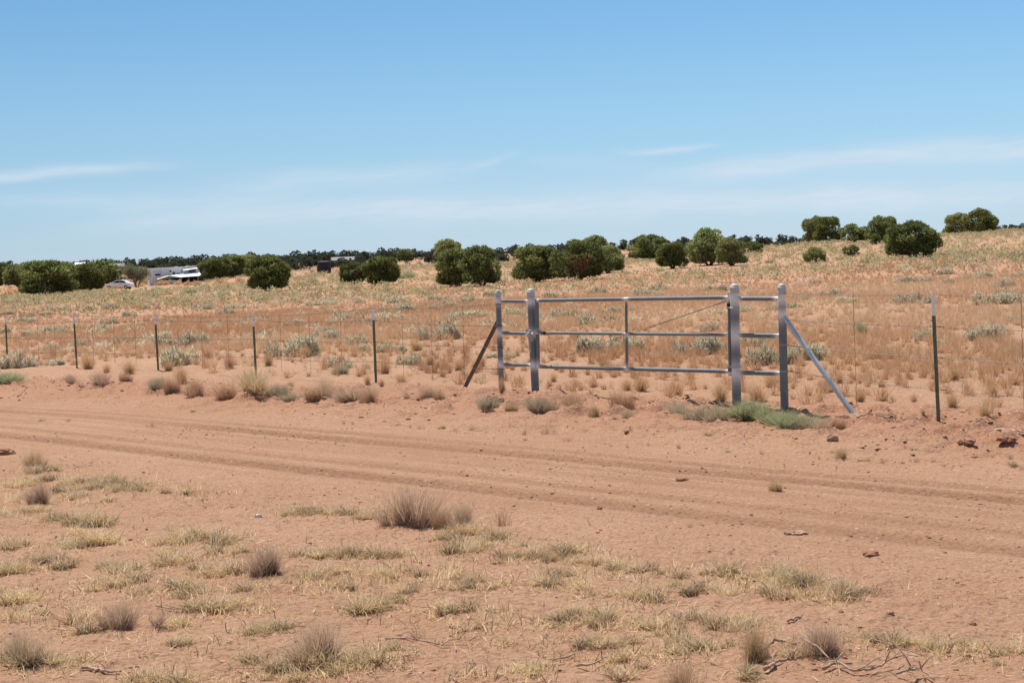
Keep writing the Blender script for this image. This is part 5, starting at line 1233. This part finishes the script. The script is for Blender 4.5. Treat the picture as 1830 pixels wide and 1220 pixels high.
Pq = scatter_pts(3400, 100, 420, lambda a, b: yard(a, b) * np.clip(.4 + 1.5 * fbm(a * .04, b * .03, 25, 3), 0, 1), seed=33)
v, f, a = scrub(Pq, .5 + .7 * r1.random(len(Pq[0])), 24, .11, 33, .5)
o = mesh('tan_scrub', v, f, M_tan, {'var': a}); tag(o, 'far rusty tan scrub between the junipers', 'scrub', None, 'stuff')
Pq = scatter_pts(2600, 430, 700, lambda a, b: np.full(len(a), .8), seed=35)
v, f, a = scrub(Pq, .8 + 1.2 * r1.random(len(Pq[0])), 20, .3, 35, .5)
o = mesh('ridge_scrub', v, f, M_jfar, {'var': a}); tag(o, 'dark low brush covering the distant ridge slope', 'brush', None, 'stuff')
# foreground litter, pebbles, clods
def fg(a, b):
    c = road_c(a, b); return np.where(c < 8.3 + .5 * vn(a, b, 2), 1, 0)
Pp = scatter_pts(20000, 5.5, 17, lambda a, b: fg(a, b) * np.clip(.28 + 2.2 * fbm(a * 1.3, b * 1.1, 9, 3), 0.03, 1), .42, 41)
n = len(Pp[0]); Zp = H(*Pp); th = r1.random(n) * 6.28; D = np.stack([np.cos(th), np.sin(th), .12 * r1.random(n)], -1)
v, f, a = blades(np.stack([*Pp, Zp + .003], -1), unit(D), .02 + .07 * r1.random(n) ** 2, .0022 + .0018 * r1.random(n), np.stack([r1.normal(0, .012, n), r1.normal(0, .012, n), .006 * r1.random(n)], -1), None, 2)
o = mesh('plant_litter', v, f, M_twigtan, {'var': a}); tag(o, 'fine dead grass bits strewn on the foreground sand', 'litter', None, 'stuff')
Pp = scatter_pts(700, 5.5, 16, lambda a, b: fg(a, b) * np.clip(.4 + 2 * fbm(a, b, 19, 2), .05, 1), .42, 42)
v, f, a = tufts(*Pp, .05 + .1 * r1.random(len(Pp[0])), 7, .0028, 6, 2, .7)
o = mesh('loose_stalks', v, f, M_straw, {'var': a}); tag(o, 'thin pale stalks standing loosely in the foreground', 'grass', None, 'stuff')
def lumps(Pp, size, seed, flat=.6):
    rs = np.random.default_rng(seed); n = len(Pp[0]); Zp = H(*Pp)
    base = np.array([(1, 0, 0), (-1, 0, 0), (0, 1, 0), (0, -1, 0), (0, 0, 1), (0, 0, -1), (.7, .7, .3), (-.7, .7, .2), (.7, -.7, .3), (-.7, -.7, .2)], float)
    tri = np.array([(0, 6, 4), (6, 2, 4), (2, 7, 4), (7, 1, 4), (1, 9, 4), (9, 3, 4), (3, 8, 4), (8, 0, 4), (6, 0, 5), (2, 6, 5), (7, 2, 5), (1, 7, 5), (9, 1, 5), (3, 9, 5), (8, 3, 5), (0, 8, 5)])
    V_ = base[None] * (1 + .35 * rs.normal(size=(n, 10, 1))) * size[:, None, None] * [1, 1, flat]
    th = rs.random(n) * 6.28; c, s = np.cos(th)[:, None], np.sin(th)[:, None]
    V_ = np.stack([V_[..., 0] * c - V_[..., 1] * s, V_[..., 0] * s + V_[..., 1] * c, V_[..., 2]], -1) + np.stack([*Pp, Zp + size * .1], -1)[:, None]
    return V_.reshape(-1, 3), (tri[None] + np.arange(n)[:, None, None] * 10).reshape(-1, 3)
bermd = lambda a, b: masks(a, b)[4] * np.clip(.5 + 2 * fbm(a * .8, b * .8, 3, 2), 0, 1)
Pp = scatter_pts(18000, 12, 34, bermd, .42, 43)
v, f = lumps(Pp, .008 + .022 * r1.random(len(Pp[0])) ** 3, 1); o = mesh('dirt_clods', v, f, M_clod); tag(o, 'crumbly red clods on the road bank', 'clods', None, 'stuff')
Pp = scatter_pts(26000, 5.5, 19, lambda a, b: np.where(masks(a, b)[5] > .35, .5, .30) * np.clip(.35 + 1.8 * fbm(a * 1.7, b * 1.7, 29, 3), .05, 1) * np.where(road_c(a, b) < 12, 1, 0), .42, 44)
v, f = lumps(Pp, .004 + .010 * r1.random(len(Pp[0])) ** 3, 2); o = mesh('dirt_crumbs', v, f, M_clod); tag(o, 'small dark soil crumbs scattered on sand and tyre tracks', 'soil crumbs', None, 'stuff')
Pp = scatter_pts(1500, 5.5, 30, lambda a, b: np.full(len(a), .6), .42, 45)
v, f = lumps(Pp, .003 + .007 * r1.random(len(Pp[0])) ** 3, 3); o = mesh('pebbles', v, f, M_pale); tag(o, 'tiny pale pebbles scattered over the ground', 'pebbles', None, 'stuff')
